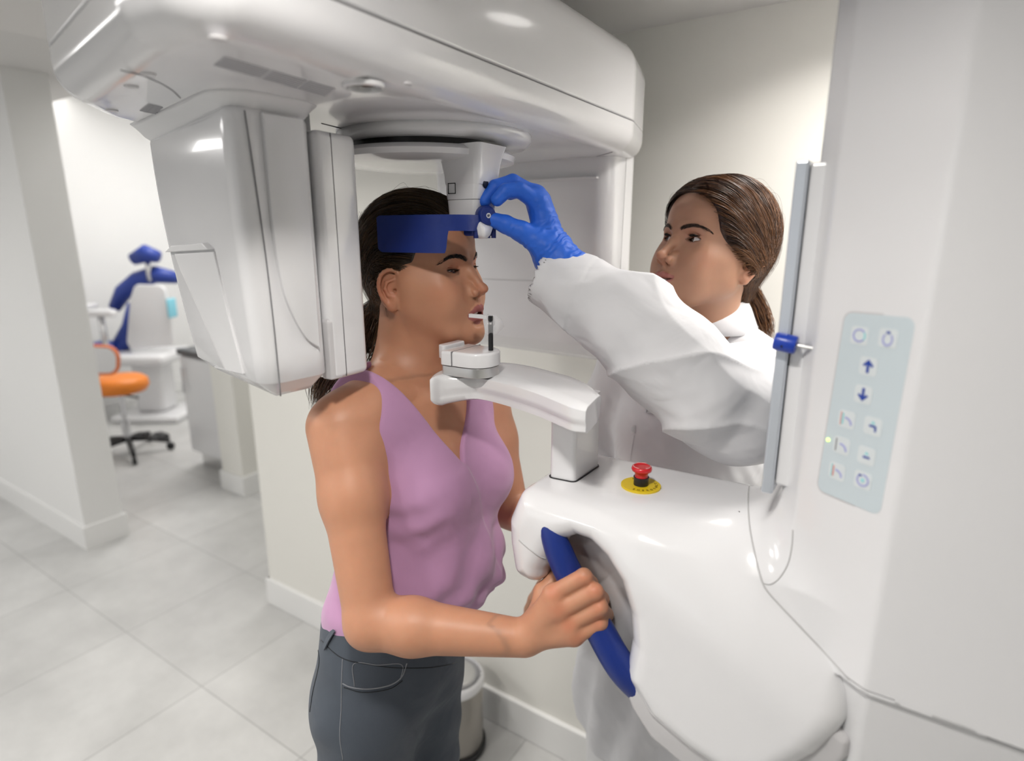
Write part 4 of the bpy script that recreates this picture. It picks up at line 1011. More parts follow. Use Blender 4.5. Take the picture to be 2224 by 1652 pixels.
def brows(f,F,parent,o,m):
    for s in (-1,1):
        c=spline(brow_curve(s,o),40);n=260;t=RNG.random(n)
        i=(t*38).astype(int);w=np.interp(t,[0,.15,.5,.8,1],[.0019,.0026,.0023,.0014,.0005])
        q=c[i]+np.stack([np.zeros(n),np.zeros(n),(RNG.random(n)-.5)*2*w],1)
        p,g=project(f,F,q)
        tl=c[np.minimum(i+1,39)]-c[i];tl/=np.linalg.norm(tl,axis=1)[:,None];tw=tl@F.R.T
        up=np.array([F.R[:,2]]*n)*np.interp(t,[0,.3,1],[.9,.35,-.1])[:,None]
        d=tw+up;d-=g*(d*g).sum(1)[:,None];d/=np.linalg.norm(d,axis=1)[:,None]
        L_=RNG.uniform(.004,.0065,n)[:,None]*F.s
        path=np.stack([p+d*L_*k+g*(.0004+.0006*math.sin(k*3.1)) for k in np.linspace(0,1,5)],1)
        strands('eyebrow',path,np.full(n,.00022),m,parent,RNG.random(n)*.3)
def face_attrs(F,V,o):
    q=F.loc(V);n=len(V)
    zl=-.0705;sm=o.get('smile',0.);mo=o.get('mouth',.003);wid=o.get('mw',1.)
    x=q[:,0]/wid;ax=np.abs(x)
    lift=sm*(ax/.023)**2*.004
    top=zl+lift+np.interp(ax,[0,.0045,.0125,.0235,.03],[.0078,.0092,.0068,.0005,-.01])+mo*.45
    bot=zl+lift-np.interp(ax,[0,.006,.0125,.0225,.03],[.0120,.0115,.0088,.0030,-.01])-mo*.75
    lip=np.clip((top-q[:,2])/.0008+.5,0,1)*np.clip((q[:,2]-bot)/.0010+.5,0,1)*(q[:,1]>.070)*np.clip((.025-ax)/.001,0,1)
    brow=np.zeros(n)
    near=(q[:,1]>.05)&(q[:,2]>0)&(q[:,2]<.04)
    for s in (-1,1):
        c=spline(brow_curve(s,o),40);idx=np.flatnonzero(near&(q[:,0]*s>0))
        if len(idx):
            d=np.linalg.norm(q[idx][:,None,[0,2]]-c[None,:,[0,2]],axis=2);k=d.argmin(1);w=np.interp(k/39,[0,.15,.5,.8,1],[.0018,.0026,.0023,.0014,.0005]);brow[idx]=np.clip((w+.0010-d.min(1))/.0022,0,1)*.62
        # lid darkening (make-up along lash line)
        xx=(q[:,0]-s*EX);t=np.clip(1-(xx/.014)**2,0,1);hu,hl=o.get('hu',.0048),o.get('hl',.0042)
        zu=hu*t**.8+.0012*xx*s/.014
        lid=np.exp(-((q[:,2]-zu-.0004)/.0011)**2)*(np.abs(xx)<.0145)*(q[:,1]>.05);brow=np.maximum(brow,lid*.8)
        zd=-hl*t**.9;lid=np.exp(-((q[:,2]-zd+.0006)/.0014)**2)*(np.abs(xx)<.0145)*(q[:,1]>.05);brow=np.maximum(brow,lid*.35)
    cheek=np.exp(-(((np.abs(q[:,0])-.046)/.018)**2+((q[:,1]-.062)/.02)**2+((q[:,2]+.035)/.016)**2))
    nose=np.exp(-(((q[:,0])/.012)**2+((q[:,1]-.112)/.012)**2+((q[:,2]+.042)/.012)**2))*.5
    earr=np.clip((np.abs(q[:,0])-.074)/.006,0,1)*np.exp(-((q[:,2]+.022)/.035)**2)*np.clip((.006-q[:,1])/.012,0,1)*.45
    eyem=sum(np.exp(-(((q[:,0]-s*EX)/.016)**2+((q[:,2]-.006)/.009)**2))*(q[:,1]>.05) for s in (-1,1))*.45
    blush=np.clip(cheek*.55+nose+earr+eyem,0,1)
    return {'lip':lip,'brow':brow,'blush':blush}
def hand_prims(w,mcp,pip,dip,tip,th,rw=.024,k=.008,rs=(.0115,.0100,.0090,.0078)):
    """w wrist, lists of 4 joints (index..pinky) and thumb chain of 4 points"""
    pr=[];sc=[1.,1.04,.98,.92]
    pr.append(Prim('u',.012,f_cap(w,(np.array(mcp[0])+np.array(mcp[1]))/2,rw*.72,.0145)))
    pr.append(Prim('u',.012,f_cap(w,(np.array(mcp[2])+np.array(mcp[3]))/2,rw*.72,.0140)))
    for i in range(4):
        s=sc[i]
        pr.append(Prim('u',.010,f_cap(w,mcp[i],rw*.55,rs[0]*1.08*s)))
        for a,b,ra,rb,kk in ((mcp[i],pip[i],rs[0]*.97*s,rs[1]*s,.006),(pip[i],dip[i],rs[1]*s,rs[2]*s,.002),(dip[i],tip[i],rs[2]*s,rs[3]*s,.002)):
            pr.append(Prim('u',kk,f_cap(a,b,ra,rb)))
    t=th
    pr.append(Prim('u',.014,f_cap(t[0],t[1],.017,.0125)));pr.append(Prim('u',.004,f_cap(t[1],t[2],.0122,.0108)));pr.append(Prim('u',.003,f_cap(t[2],t[3],.0108,.0085)))
    for i in (0,1,2): # webs between knuckles
        pr.append(Prim('u',.006,f_cap(mcp[i],mcp[i+1],.009,.009)))
    return pr
# ------------------------------------------------------------------ patient
ZP=([-.12,-.1,-.079,-.067,-.054,-.041,-.015,.0,.03,.118],[-.129,-.1085,-.0835,-.0665,-.0485,-.0350,-.012,0,.033,.132])
PF=Frame([-.6264,.706,1.5405],rotm(math.radians(6.5),.103,.03),.93,ZP)
PO=dict(mouth=.0022,hu=.0010,hl=.0042,mw=1.02,nb=.0008,bh=-.001,ear=1.10,eara=.52)
pt=np.array
# arm joints
rsh=pt([-.638,.536,1.340]);relb=P(806,1350,.795);rwr=P(1135,1385,.775)
lsh=pt([-.612,.838,1.318]);lelb=P(1108,1105,1.09);lwr=pt([-.355,.822,1.135])
hipc=pt([-.615,.612,.90])
U=lambda k,fn,t='':Prim('u',k,fn,t)
torso=[Prim('u',0,f_ell([-.632,.690,1.235],[.095,.135,.155],Rz(.02))),
 U(.06,f_cap([-.640,.585,1.335],[-.635,.805,1.305],.052,.050)),
 U(.06,f_ell([-.625,.655,1.10],[.088,.118,.14])),
 U(.05,f_ell([-.632,.606,.955],[.085,.118,.115])),
 U(.045,f_ell([-.560,.628,1.215],[.055,.060,.060])),U(.045,f_ell([-.558,.745,1.210],[.055,.058,.060]))]
neck=[U(.035,f_cap(PF.pt(0,-.022,-.045),[-.652,.692,1.375],.052,.056)),U(.03,f_cap(PF.pt(0,.012,-.06),[-.625,.692,1.37],.036,.042)),
 U(.03,f_cap([-.645,.63,1.372],[-.65,.69,1.40],.028,.035)),U(.03,f_cap([-.64,.76,1.355],[-.65,.69,1.40],.028,.035)),
 U(.012,f_cap([-.592,.665,1.352],[-.608,.585,1.372],.007,.006)),U(.012,f_cap([-.590,.705,1.350],[-.60,.79,1.352],.007,.006))]
def arm(sh,el,wr,bulge):
    m=sh*.62+el*.38;f1=el*.72+wr*.28
    return [U(.035,f_cap(sh+pt([0,0,-.004]),m,.047,.041)),U(.02,f_cap(m,el,.040,.0335)),U(.012,f_cap(el,f1,.0345,.0355)),U(.015,f_cap(f1,wr,.0350,.0235))]
rarm=arm(rsh,relb,rwr,0);larm=arm(lsh,lelb,lwr,0)
Pj=lambda L:[P(*a) for a in L]
rh=hand_prims(P(1152,1378,.772),
 Pj([(1200,1290,.742),(1215,1325,.740),(1233,1356,.742),(1247,1381,.744)]),
 Pj([(1268,1252,.727),(1291,1284,.724),(1303,1318,.727),(1303,1352,.735)]),
 Pj([(1283,1266,.757),(1306,1300,.755),(1316,1334,.757),(1314,1366,.760)]),
 Pj([(1262,1275,.782),(1282,1312,.782),(1292,1348,.782),(1292,1380,.78)]),
 Pj([(1172,1345,.775),(1180,1285,.792),(1212,1248,.797),(1242,1230,.790)]),rw=.026,rs=(.0112,.0103,.0094,.0082))
# left hand mirrored about the machine plane, slightly simplified by reflection
def mir(p): q=np.array(p,float).copy();q[1]=2*.6925-q[1];return q
lm=lambda L:[mir(x) for x in L]
lh=hand_prims(mir(P(1152,1378,.772))+pt([0,0,.01]),
 lm(Pj([(1200,1290,.742),(1215,1325,.740),(1233,1358,.742),(1250,1388,.746)])),
 lm(Pj([(1268,1252,.727),(1291,1284,.724),(1303,1318,.727),(1303,1352,.735)])),
 lm(Pj([(1283,1266,.757),(1306,1300,.755),(1316,1334,.757),(1314,1366,.760)])),
 lm(Pj([(1262,1275,.782),(1282,1312,.782),(1292,1348,.782),(1292,1380,.78)])),
 lm(Pj([(1172,1345,.775),(1180,1285,.792),(1212,1248,.797),(1242,1230,.790)])),rw=.026,rs=(.0112,.0103,.0094,.0082))
lwr2=mir(P(1135,1385,.775))+pt([0,0,.01]);larm=arm(lsh,lelb,lwr2,0)
legs=[]
for s,hx,kn,an in ((1,[-.635,.545,.86],[-.665,.545,.47],[-.69,.545,.07]),(-1,[-.635,.660,.86],[-.660,.690,.47],[-.68,.70,.07])):
    legs+=[U(.05,f_cap(hx,kn,.074,.052)),U(.02,f_cap(kn,an,.050,.036)),U(.02,f_cap([an[0]-.02,an[1],.035],[an[0]+.15,an[1],.028],.033,.028))]
headp=head_prims(PF,PO)
lat=lambda p:0
PBODY=Field(headp+neck+torso+rarm+rh+larm+lh+legs)
MSKP=skin_mat('skin_tanned',(.56,.275,.165),(.36,.115,.105),(.050,.028,.019))
hb=PF.pt(0,0,0);RH=P(1230,1320,.755)
def inbox(p,lo,hi,m=0.): return ((p>np.array(lo)+m)&(p<np.array(hi)-m)).all(1)
hlo,hhi=hb-pt([.13,.115,.150]),hb+pt([.135,.115,.150])
glo,ghi=RH-pt([.085,.055,.085]),RH+pt([.055,.06,.065])
PT=empty('person',(-.60,.65,0),'woman in a lilac sleeveless top and grey jeans with her chin on the scanner rest','person')
A=sdf_mesh(PBODY,hlo-.01,hhi+.01,.00125,keep=lambda p:inbox(p,hlo,hhi))
B=sdf_mesh(PBODY,glo-.005,ghi+.005,.0014,keep=lambda p:inbox(p,glo,ghi))
C_=sdf_mesh(PBODY,(-.80,.38,.0),(-.22,.97,1.60),.0036,keep=lambda p:~inbox(p,hlo,hhi,.004)&~inbox(p,glo,ghi,.004))
V,Q,Nn=merge(A,B,C_)
at=face_attrs(PF,V,PO)
# knuckle blush
for q in Pj([(1200,1285,.73),(1213,1322,.73),(1233,1355,.73),(1252,1385,.735),(1268,1248,.72),(1291,1280,.715),(1303,1315,.72),(1303,1350,.725)]):
    at['blush']=np.maximum(at['blush'],.55*np.exp(-(((V-q)**2).sum(1)/.012**2)))
obj('body',V,Q,MSKP,PT,normals=Nn,attrs=at)
eyes(PF,PT,(-.15,.75,-.42),(.03,.014,.008),lash=1.15,hu=PO['hu'],hl=PO['hl'],down=.45)
HM=Field(headp)
brows(HM,PF,PT,PO,M_LASH)
# teeth
def teeth(F,parent,z,n=8,r=.0042,up=1,yb=.086,R=.020):
    mb=MB();mt=mat('tooth_white',(.80,.77,.70),.2,coat=.6,noise=.02)
    for i in range(n):
        a=(i-(n-1)/2)*.0066/R;x=R*math.sin(a);y=yb-R+R*math.cos(a)
        V,F_=prism(rpoly([(-.0031,-.002),(.0031,-.002),(.0031,.002),(-.0031,.002)],.0012,3),[(-.004,.0006),(-.003,0),(.003,0),(.004,.0006)])
        V=V@Rz(-a).T+np.array([x,y,z]);mb.add(F.pts(V),F_)
    return mb.build('teeth',mt,parent,auto=40)
teeth(PF,PT,-.0675,yb=.0905);teeth(PF,PT,-.0765,yb=.0875)
print('patient body',round(time.time()-T0,1))
# hair
MHP=hair_mat('hair_dark_brown',(.022,.013,.008),(.26,.15,.075),.34)
def zh_p(q): # hairline height by forward position
    return np.interp(q[:,1],[-.09,-.06,-.035,-.018,-.005,.010,.022,.036,.050,.066,.082,.1],[-.085,-.075,-.050,-.030,.004,.008,-.010,.022,.046,.064,.078,.084])
skullP=Field([Prim('u',0,PF.ell((0,-.014,.036),(.0815,.100,.0925))),Prim('u',.03,PF.ell((0,.034,.049),(.064,.0545,.0500))),Prim('u',.04,PF.cap((0,-.05,-.01),(0,-.075,-.06),.050,.030))])
hcut=PF.fn(lambda q:(zh_p(q)-q[:,2])*.7)
HF=Field([Prim('u',0,lambda p:skullP(p)+.0016),Prim('i',.006,hcut)])
V,Q,Nn=sdf_mesh(HF,hb-.15,hb+pt([.15,.15,.16]),.0024)
HR=obj('hair',V,Q,MHP,PT,normals=Nn,attrs={'shade':np.full(len(V),.04)})
def sweep(F,f,n,pole,roots,m=22,off=(.0,.0025),wave=.0015,cen=(0,-.01,.03),mids=None):
    """strands over the skull from root points to the pole"""
    c=F.pt(cen);r0=roots-np.array(cen);d0=r0/np.linalg.norm(r0,axis=1)[:,None]
    p=np.array(pole)-np.array(cen);p/=np.linalg.norm(p)
    pj=p+RNG.normal(size=(len(d0),3))*.07;pj/=np.linalg.norm(pj,axis=1)[:,None]
    mid=mids(d0) if mids is not None else np.stack([d0[:,0]*1.3,np.minimum(-.25,d0[:,1]*.3-.25),d0[:,2]*.85+.28],1)
    mid/=np.linalg.norm(mid,axis=1)[:,None]
    t=np.linspace(0,1,m)[None,:,None];D=(1-t)**2*d0[:,None]+2*t*(1-t)*mid[:,None]*1.15+t*t*pj[:,None];D/=np.linalg.norm(D,axis=2)[...,None]
    ax=np.cross(d0,pj);ax/=np.linalg.norm(ax,axis=1)[:,None]+1e-9
    w=(np.sin(t*RNG.uniform(3,7,(len(d0),1,1))+RNG.uniform(0,6,(len(d0),1,1))))*RNG.normal(size=(len(d0),1,1))*.012*np.sin(t*3.14)
    D=D+ax[:,None]*w;D/=np.linalg.norm(D,axis=2)[...,None]
    W=(D.reshape(-1,3))@F.R.T
    tt=np.full(len(W),.17*F.s)
    for _ in range(16): tt=np.clip(tt-f(c+W*tt[:,None])*.85,.03*F.s,.19*F.s)
    o=(off[0]+(off[1]-off[0])*RNG.random((len(d0),1)))*np.ones((1,m));o=o*np.interp(np.linspace(0,1,m),[0,.12,1],[.1,1,.8])+wave*.3*np.sin(np.linspace(0,9,m))[None]*RNG.random((len(d0),1))
    q=c+W*(tt+o.ravel())[:,None];return q.reshape(len(d0),m,3)
def hair_roots(n,zh,edge=.45,box=((-.085,.085),(-.11,.10))):
    out=[]
    k=0
    while len(out)<n and k<60:
        k+=1
        d=RNG.normal(size=(n*3,3));d/=np.linalg.norm(d,axis=1)[:,None]
        q=np.array([0,-.01,.03])+d*np.array([.080,.100,.090])
        z=zh(q);ok=(q[:,2]>z+.001);q=q[ok]
        e=(q[:,2]-zh(q))<.012
        keepm=e|(RNG.random(len(q))<edge);out+=list(q[keepm])
    return np.array(out[:n])
pole=(0,-.095,-.052)
rt=hair_roots(6000,zh_p,.45)
pa=sweep(PF,skullP,0,pole,rt,m=19,off=(0.,.003))
def clump(rt,seed): return np.clip(.38+.42*snoise(rt,75,seed)+.22*RNG.normal(size=len(rt)),0,1)
sh=clump(rt,31)*.8
strands('hair_strands',pa,RNG.uniform(.0002,.00045,len(rt)),MHP,HR,sh)
# flyaways on top
rt=hair_roots(90,zh_p,.9);pa=sweep(PF,skullP,0,pole,rt,off=(.003,.009),wave=.01);strands('hair_strands',pa,np.full(90,.00016),MHP,HR,RNG.random(90)*.8)
# pony tail falling behind the shoulder
def tail(parent,m,start,pts,n,spread,rad=.0006,name='ponytail',wave=.004):
    g=spline([start]+pts,34);n_=n;sp=np.interp(np.linspace(0,1,34),np.linspace(0,1,len(spread)),spread)
    o=RNG.normal(size=(n_,1,3))*.5;o=o/np.maximum(1,np.linalg.norm(o,axis=2)[...,None]);L=RNG.uniform(.75,1.,n_)
    pa=[]
    for i in range(n_):
        s=np.linspace(0,L[i],34)*33;gi=np.stack([np.interp(s,np.arange(34),g[:,a]) for a in range(3)],1)
        pa.append(gi+o[i]*sp[:,None]+wave*np.sin(np.linspace(0,7,34)+RNG.uniform(0,6))[:,None]*RNG.normal(size=3)*np.linspace(0,1,34)[:,None])
    return strands(name,np.array(pa),RNG.uniform(rad*.6,rad*1.2,n_),m,parent,np.clip(RNG.random(n_)**1.5,0,1))
st=PF.pt(pole)
tail(HR,MHP,st,[st+pt([-.035,-.005,-.03]),st+pt([-.055,-.03,-.08]),st+pt([-.06,-.075,-.12]),st+pt([-.066,-.095,-.165])],420,[.016,.020,.028,.030,.026,.012])
tail(HR,MHP,st,[st+pt([-.02,.0,-.05]),st+pt([-.035,-.02,-.12])],160,[.02,.03,.03,.02])
# loose wisps by the ear and neck
wp=[]
for i in range(26):
    a=pt([-.060,-.012+RNG.uniform(-.03,.0),-.052+RNG.uniform(-.01,.01)]);b=a+pt([RNG.uniform(-.004,.004),RNG.uniform(-.002,.012),-.02]);c=b+pt([RNG.uniform(0,.01),RNG.uniform(-.01,.022),-.02]);wp.append(PF.pts(spline([a,b,c],12)))
strands('hair_strands',np.array(wp),np.full(26,.0002),MHP,HR,RNG.random(26)*.5)
# ---- blouse
MBL=cloth_mat('lilac_cloth',(.50,.275,.455),.8,bump=.06,sheen=.3,fold=.25)
MBLI=cloth_mat('lilac_cloth_edge',(.46,.25,.42),.8,bump=.06,sheen=.3)
vt=P(1030,1014,.885)            # V tip on the chest
vr=P(800,806,.86);vl=P(1008,872,.95)
def vcut(p):
    # two half planes through the V tip containing the X axis; only in front of the spine
    a=np.array([vr[1]-vt[1],vr[2]-vt[2]]);a/=np.linalg.norm(a);nl=np.array([a[1],-a[0]])
    b=np.array([vl[1]-vt[1],vl[2]-vt[2]]);b/=np.linalg.norm(b);nr=np.array([-b[1],b[0]])
    q=p[:,1:]-vt[1:]
    d1=q@nl;d2=q@nr   # >0 inside the V
    if (np.array([.0,.1])@nl)<0:d1=-d1
    if (np.array([.0,.1])@nr)<0:d2=-d2
    ins=np.minimum(d1,d2)
    back=(p[:,0]+.655)          # back half: high round neck
    nk=.075-np.sqrt((p[:,1]-.692)**2+(p[:,0]+.648)**2)
    nk=np.where(p[:,2]>1.33,nk,-.05)
    return -np.maximum(np.minimum(ins,back*3),nk)   # negative = removed -> used with 's'
def folds(p):
    z=p[:,2];y=p[:,1];x=p[:,0]
    front=np.clip((x+.66)/.08,0,1)
    low=np.clip((1.20-z)/.15,0,1)
    d=.0028*low*front*np.sin(80*y+18*z+3*np.sin(30*z))+.0022*low*np.sin(60*(z*.9+.6*y)+4*np.sin(14*y))
    d+=.0016*front*np.sin(130*(z-.55*(y-.53)))*np.exp(-((z-1.205)/.03)**2-((y-.565)/.035)**2)*1.5
    ln=vt[1]+.002+(vt[2]-z)*.26
    d+=.0032/(1+np.exp((y-ln)/.0012))*np.clip((vt[2]+.004-z)/.01,0,1)*front*np.clip((y-ln+.09)/.08,0,1)
    d+=.0016*low*snoise(p,24,3)+.0010*snoise(p,38,7)
    d+=.0035*front*np.exp(-((z-1.07)/.05)**2)*np.sin(85*(z-.8*(y-.7))+2*snoise(p,15,9))
    return -d
BLU=Field(torso+[U(.05,f_cap([-.645,.615,1.352],[-.64,.775,1.330],.046,.044)),
  U(.04,f_ell([-.650,.606,1.04],[.060,.085,.055])),U(.05,f_ell([-.570,.655,1.085],[.075,.112,.08])),U(.04,f_cap([-.580,.60,1.05],[-.570,.72,1.05],.055,.05)),U(.03,f_cap([-.548,.735,1.06],[-.548,.748,1.035],.032,.028))],disp=folds,off=.0065)
wz=lambda p:.985+.06*np.clip((-.60-p[:,0])/.1,-.3,1)*-.3
class Cut:
    def __init__(s,base,cuts): s.b=base;s.c=cuts
    def __call__(s,p,c=None,r=None):
        d=s.b(p,c,r)
        for g in s.c: d=-smin(-d,-g(p),.003)
        return d
ra=P(828,1010,.80)
def armr(p): # right arm hole: keep p on the torso side
    yl=np.interp(p[:,2],[1.19,1.215,1.24,1.27,1.31,1.36,1.42],[.40,.485,.516,.532,.545,.564,.585]);return (yl-p[:,1])*.8
def arml(p):
    yl=np.interp(p[:,2],[1.17,1.21,1.27,1.32,1.36,1.42],[.98,.850,.828,.822,.805,.80]);return (p[:,1]-yl)*.8
BC=Cut(BLU,[lambda p:-vcut(p),armr,arml,lambda p:1.008+.25*np.minimum(p[:,0]+.62,0.05)-p[:,2]])
V,Q,Nn=sdf_mesh(BC,(-.80,.45,.95),(-.45,.90,1.46),.0026)
BL=obj('blouse',V,Q,MBL,PT,normals=None,label='lilac sleeveless blouse with a crossed V neck')
# ---- jeans
MJ=cloth_mat('grey_denim',(.072,.086,.108),.9,weave=2600,bump=.25,sheen=.1,fold=.35)
N_=MJ.node_tree.nodes
jprims=[Prim('u',0,f_ell([-.632,.612,.935],[.100,.133,.12])),U(.05,f_cap([-.630,.60,1.02],[-.628,.635,1.02],.092,.090)),U(.05,f_ell([-.660,.605,.865],[.080,.118,.085]))]
for hx,kn,an in (([-.635,.545,.86],[-.665,.545,.47],[-.69,.545,.10]),([-.635,.660,.86],[-.660,.690,.47],[-.68,.70,.10])):
    jprims+=[U(.03,f_cap(hx,kn,.082,.060)),U(.02,f_cap(kn,an,.060,.048))]
def jf(p): 
    z=p[:,2];return -(.0016*np.sin(70*z+30*p[:,1]+3*np.sin(25*p[:,0]))*np.clip((.90-z)/.06,0,1)+.0018*snoise(p,30,5))
JE=Cut(Field(jprims,disp=jf,off=.001),[lambda p:p[:,2]-(1.040+.06*(p[:,0]+.62)-.06*(p[:,1]-.62))])
V,Q,Nn=sdf_mesh(JE,(-.82,.40,.07),(-.44,.86,1.10),.0036)
JO=obj('jeans',V,Q,MJ,PT,normals=Nn)
MST=cloth_mat('denim_stitch',(.02,.024,.03),.9);MSTL=cloth_mat('denim_edge',(.20,.21,.23),.9)
fJ=lambda p:JE(p)
def stitch(px,name,m,r=.0009,n=40,parent=None):
    s=spline([(x,y,0) for x,y in px],n);d=np.array([_ray(a[0],a[1]) for a in s]);q,ok=raycast_sdf(fJ,CAM,d,.4,1.6);q=q[ok&(np.abs(JE(q))<.004)];j=np.flatnonzero(np.linalg.norm(np.diff(q,axis=0),axis=1)>.025)
    if len(j): q=max(np.split(q,j+1),key=len)
    mb=MB();mb.tube(q,r,5);return mb.build(name,m,parent or JO)
stitch([(688,1375),(700,1392),(742,1428),(800,1442),(870,1450),(960,1446),(1040,1420)],'waistband_seam',MST)
stitch([(744,1430),(742,1480),(741,1540),(738,1600),(745,1650)],'side_seam',MSTL)
stitch([(744,1484),(762,1492),(800,1496),(845,1488),(872,1470),(884,1440)],'pocket_edge',MSTL,.0011)
stitch([(746,1492),(790,1503),(845,1496),(874,1478)],'pocket_edge',MST)
stitch([(770,1490),(769,1441),(820,1444),(872,1443),(870,1475)],'coin_pocket',MSTL,.0008)
stitch([(690,1400),(693,1440),(680,1500),(673,1545)],'back_pocket_edge',MST,.0012)
mb=MB()
s=spline([(728,1366,0),(716,1385,0),(706,1405,0)],8);q,ok=raycast_sdf(fJ,CAM,np.array([_ray(a[0],a[1]) for a in s]),.4,1.6)
q=q[ok]
for a,b in zip(q[:-1],q[1:]):
    if np.linalg.norm(a-b)>.02: continue
    n0=np.array([-.5,-.86,0]);w=np.array([.86,-.5,0])*.006
    mb.add([a-w+n0*.001,a+w+n0*.001,b+w+n0*.001,b-w+n0*.001,a-w+n0*.003,a+w+n0*.003,b+w+n0*.003,b-w+n0*.003],[(0,1,2,3),(7,6,5,4),(0,4,5,1),(1,5,6,2),(2,6,7,3),(3,7,4,0)])
mb.build('belt_loop',MJ,JO,smooth=False)
# shoes
MSH=mat('white_sneaker',(.7,.7,.7),.6,noise=.02)
for (x,y) in ((-.69,.545),(-.68,.70)):
    f=Field([Prim('u',0,f_cap([x-.03,y,.045],[x+.15,y,.035],.044,.040)),U(.03,f_cap([x-.02,y,.05],[x-.01,y,.10],.042,.040))]+[Prim('i',.006,f_plane([0,0,.004],[0,0,-1]))])
    V,Q,Nn=sdf_mesh(f,(x-.1,y-.07,-.01),(x+.22,y+.07,.16),.005);obj('shoe',V,Q,MSH,PT,normals=Nn)
print('patient',round(time.time()-T0,1))
# ------------------------------------------------------------------ radiographer
ZD=([-.12,-.1,-.079,-.067,-.054,-.041,-.015,.0,.03,.118],[-.124,-.104,-.081,-.069,-.052,-.038,-.013,.0,.031,.128])
DF=Frame([-.2835,1.045,1.570],rotm(math.radians(241.5),.268,-.015),.95,ZD)
DO=dict(mouth=.0018,hu=.0046,hl=.0040,mw=1.05,smile=1.3,nb=.0018,bh=.0005,ear=1.0,eara=.42)
headd=head_prims(DF,DO)
dls=pt([-.185,1.045,1.372]);delb=P(1575,890,.80);dwr=P(1207,566,.838)
drs=pt([-.45,1.125,1.355])
dneck=[U(.035,f_cap(DF.pt(0,-.022,-.045),[-.300,1.095,1.415],.050,.053)),U(.03,f_cap(DF.pt(0,.012,-.06),[-.31,1.075,1.40],.034,.040)),
 U(.04,f_cap([-.20,1.07,1.375],[-.30,1.10,1.425],.040,.040)),U(.04,f_cap([-.43,1.125,1.355],[-.30,1.10,1.425],.040,.040))]
RD=Rz(math.radians(249-90))
dtorso=[Prim('u',0,f_ell([-.320,1.115,1.235],[.140,.095,.165],RD)),U(.05,f_ell([-.33,1.12,1.05],[.125,.085,.15],RD)),U(.05,f_ell([-.335,1.125,.90],[.150,.100,.12],RD))]
dlegs=[]
for x,y in ((-.26,1.15),(-.42,1.10)): dlegs+=[U(.05,f_cap([x,y,.86],[x,y,.47],.085,.055)),U(.02,f_cap([x,y,.47],[x,y,.07],.052,.036)),U(.02,f_cap([x,y,.035],[x-.05,y-.15,.028],.033,.028))]
drelb=pt([-.555,1.13,1.12]);drwr=pt([-.52,.985,.93])
dla=arm(dls,delb,dwr,0);dra=arm(drs,drelb,drwr,0)
D=lambda L:[P(*a) for a in L]
gm=D([(1170,441,.832),(1163,424,.848),(1167,430,.868),(1176,440,.884)])
gp=D([(1128,412,.820),(1113,396,.836),(1123,404,.868),(1140,412,.886)])
gd=D([(1098,415,.815),(1076,407,.828),(1098,416,.868),(1122,416,.886)])
gt=D([(1080,433,.813),(1052,436,.824),(1088,428,.866),(1108,422,.884)])
gth=D([(1182,535,.832),(1133,503,.826),(1098,487,.824),(1070,477,.825)])
dhand=hand_prims(P(1207,560,.846),gm,gp,gd,gt,gth,rw=.026,rs=(.0108,.0093,.0085,.0074))
drh=hand_prims(drwr+pt([0,-.01,-.02]),[drwr+pt([.02*k-.03,-.04,-.075]) for k in range(4)],[drwr+pt([.02*k-.03,-.05,-.115]) for k in range(4)],[drwr+pt([.02*k-.03,-.04,-.137]) for k in range(4)],[drwr+pt([.02*k-.03,-.025,-.15]) for k in range(4)],[drwr+pt([-.03,-.02,-.04]),drwr+pt([-.045,-.04,-.07]),drwr+pt([-.05,-.05,-.09]),drwr+pt([-.05,-.06,-.105])])
DBODY=Field(headd+dneck+dtorso+dla+dhand+dra+drh+dlegs)
MSKD=skin_mat('skin_brown',(.44,.235,.150),(.40,.15,.125),(.060,.032,.022))
DR=empty('person',(-.30,1.10,0),'woman with brown ponytail in a white lab coat and blue glove, turning the scanner knob','person')
db=DF.pt(0,0,0);dlo,dhi=db-pt([.125,.125,.14]),db+pt([.125,.125,.145])
HG=P(1130,460,.845);glo2,ghi2=HG-pt([.075,.075,.09]),HG+pt([.14,.085,.075])
A=sdf_mesh(DBODY,dlo-.01,dhi+.01,.0013,keep=lambda p:inbox(p,dlo,dhi))
C_=sdf_mesh(DBODY,(-.66,.62,.0),(-.10,1.30,1.75),.0045,keep=lambda p:~inbox(p,dlo,dhi,.005))
V,Q,Nn=merge(A,C_)
obj('body',V,Q,MSKD,DR,normals=Nn,attrs=face_attrs(DF,V,DO))
eyes(DF,DR,(-.42,.86,.06),(.045,.020,.010),lash=.9,hu=DO['hu'],hl=DO['hl'])
HMD=Field(headd);M_BR=hair_mat('brow_brown',(.030,.016,.010),(.07,.04,.025),.5);brows(HMD,DF,DR,DO,M_BR);teeth(DF,DR,-.0690,n=8,yb=.0885)
print('doctor body',round(time.time()-T0,1))
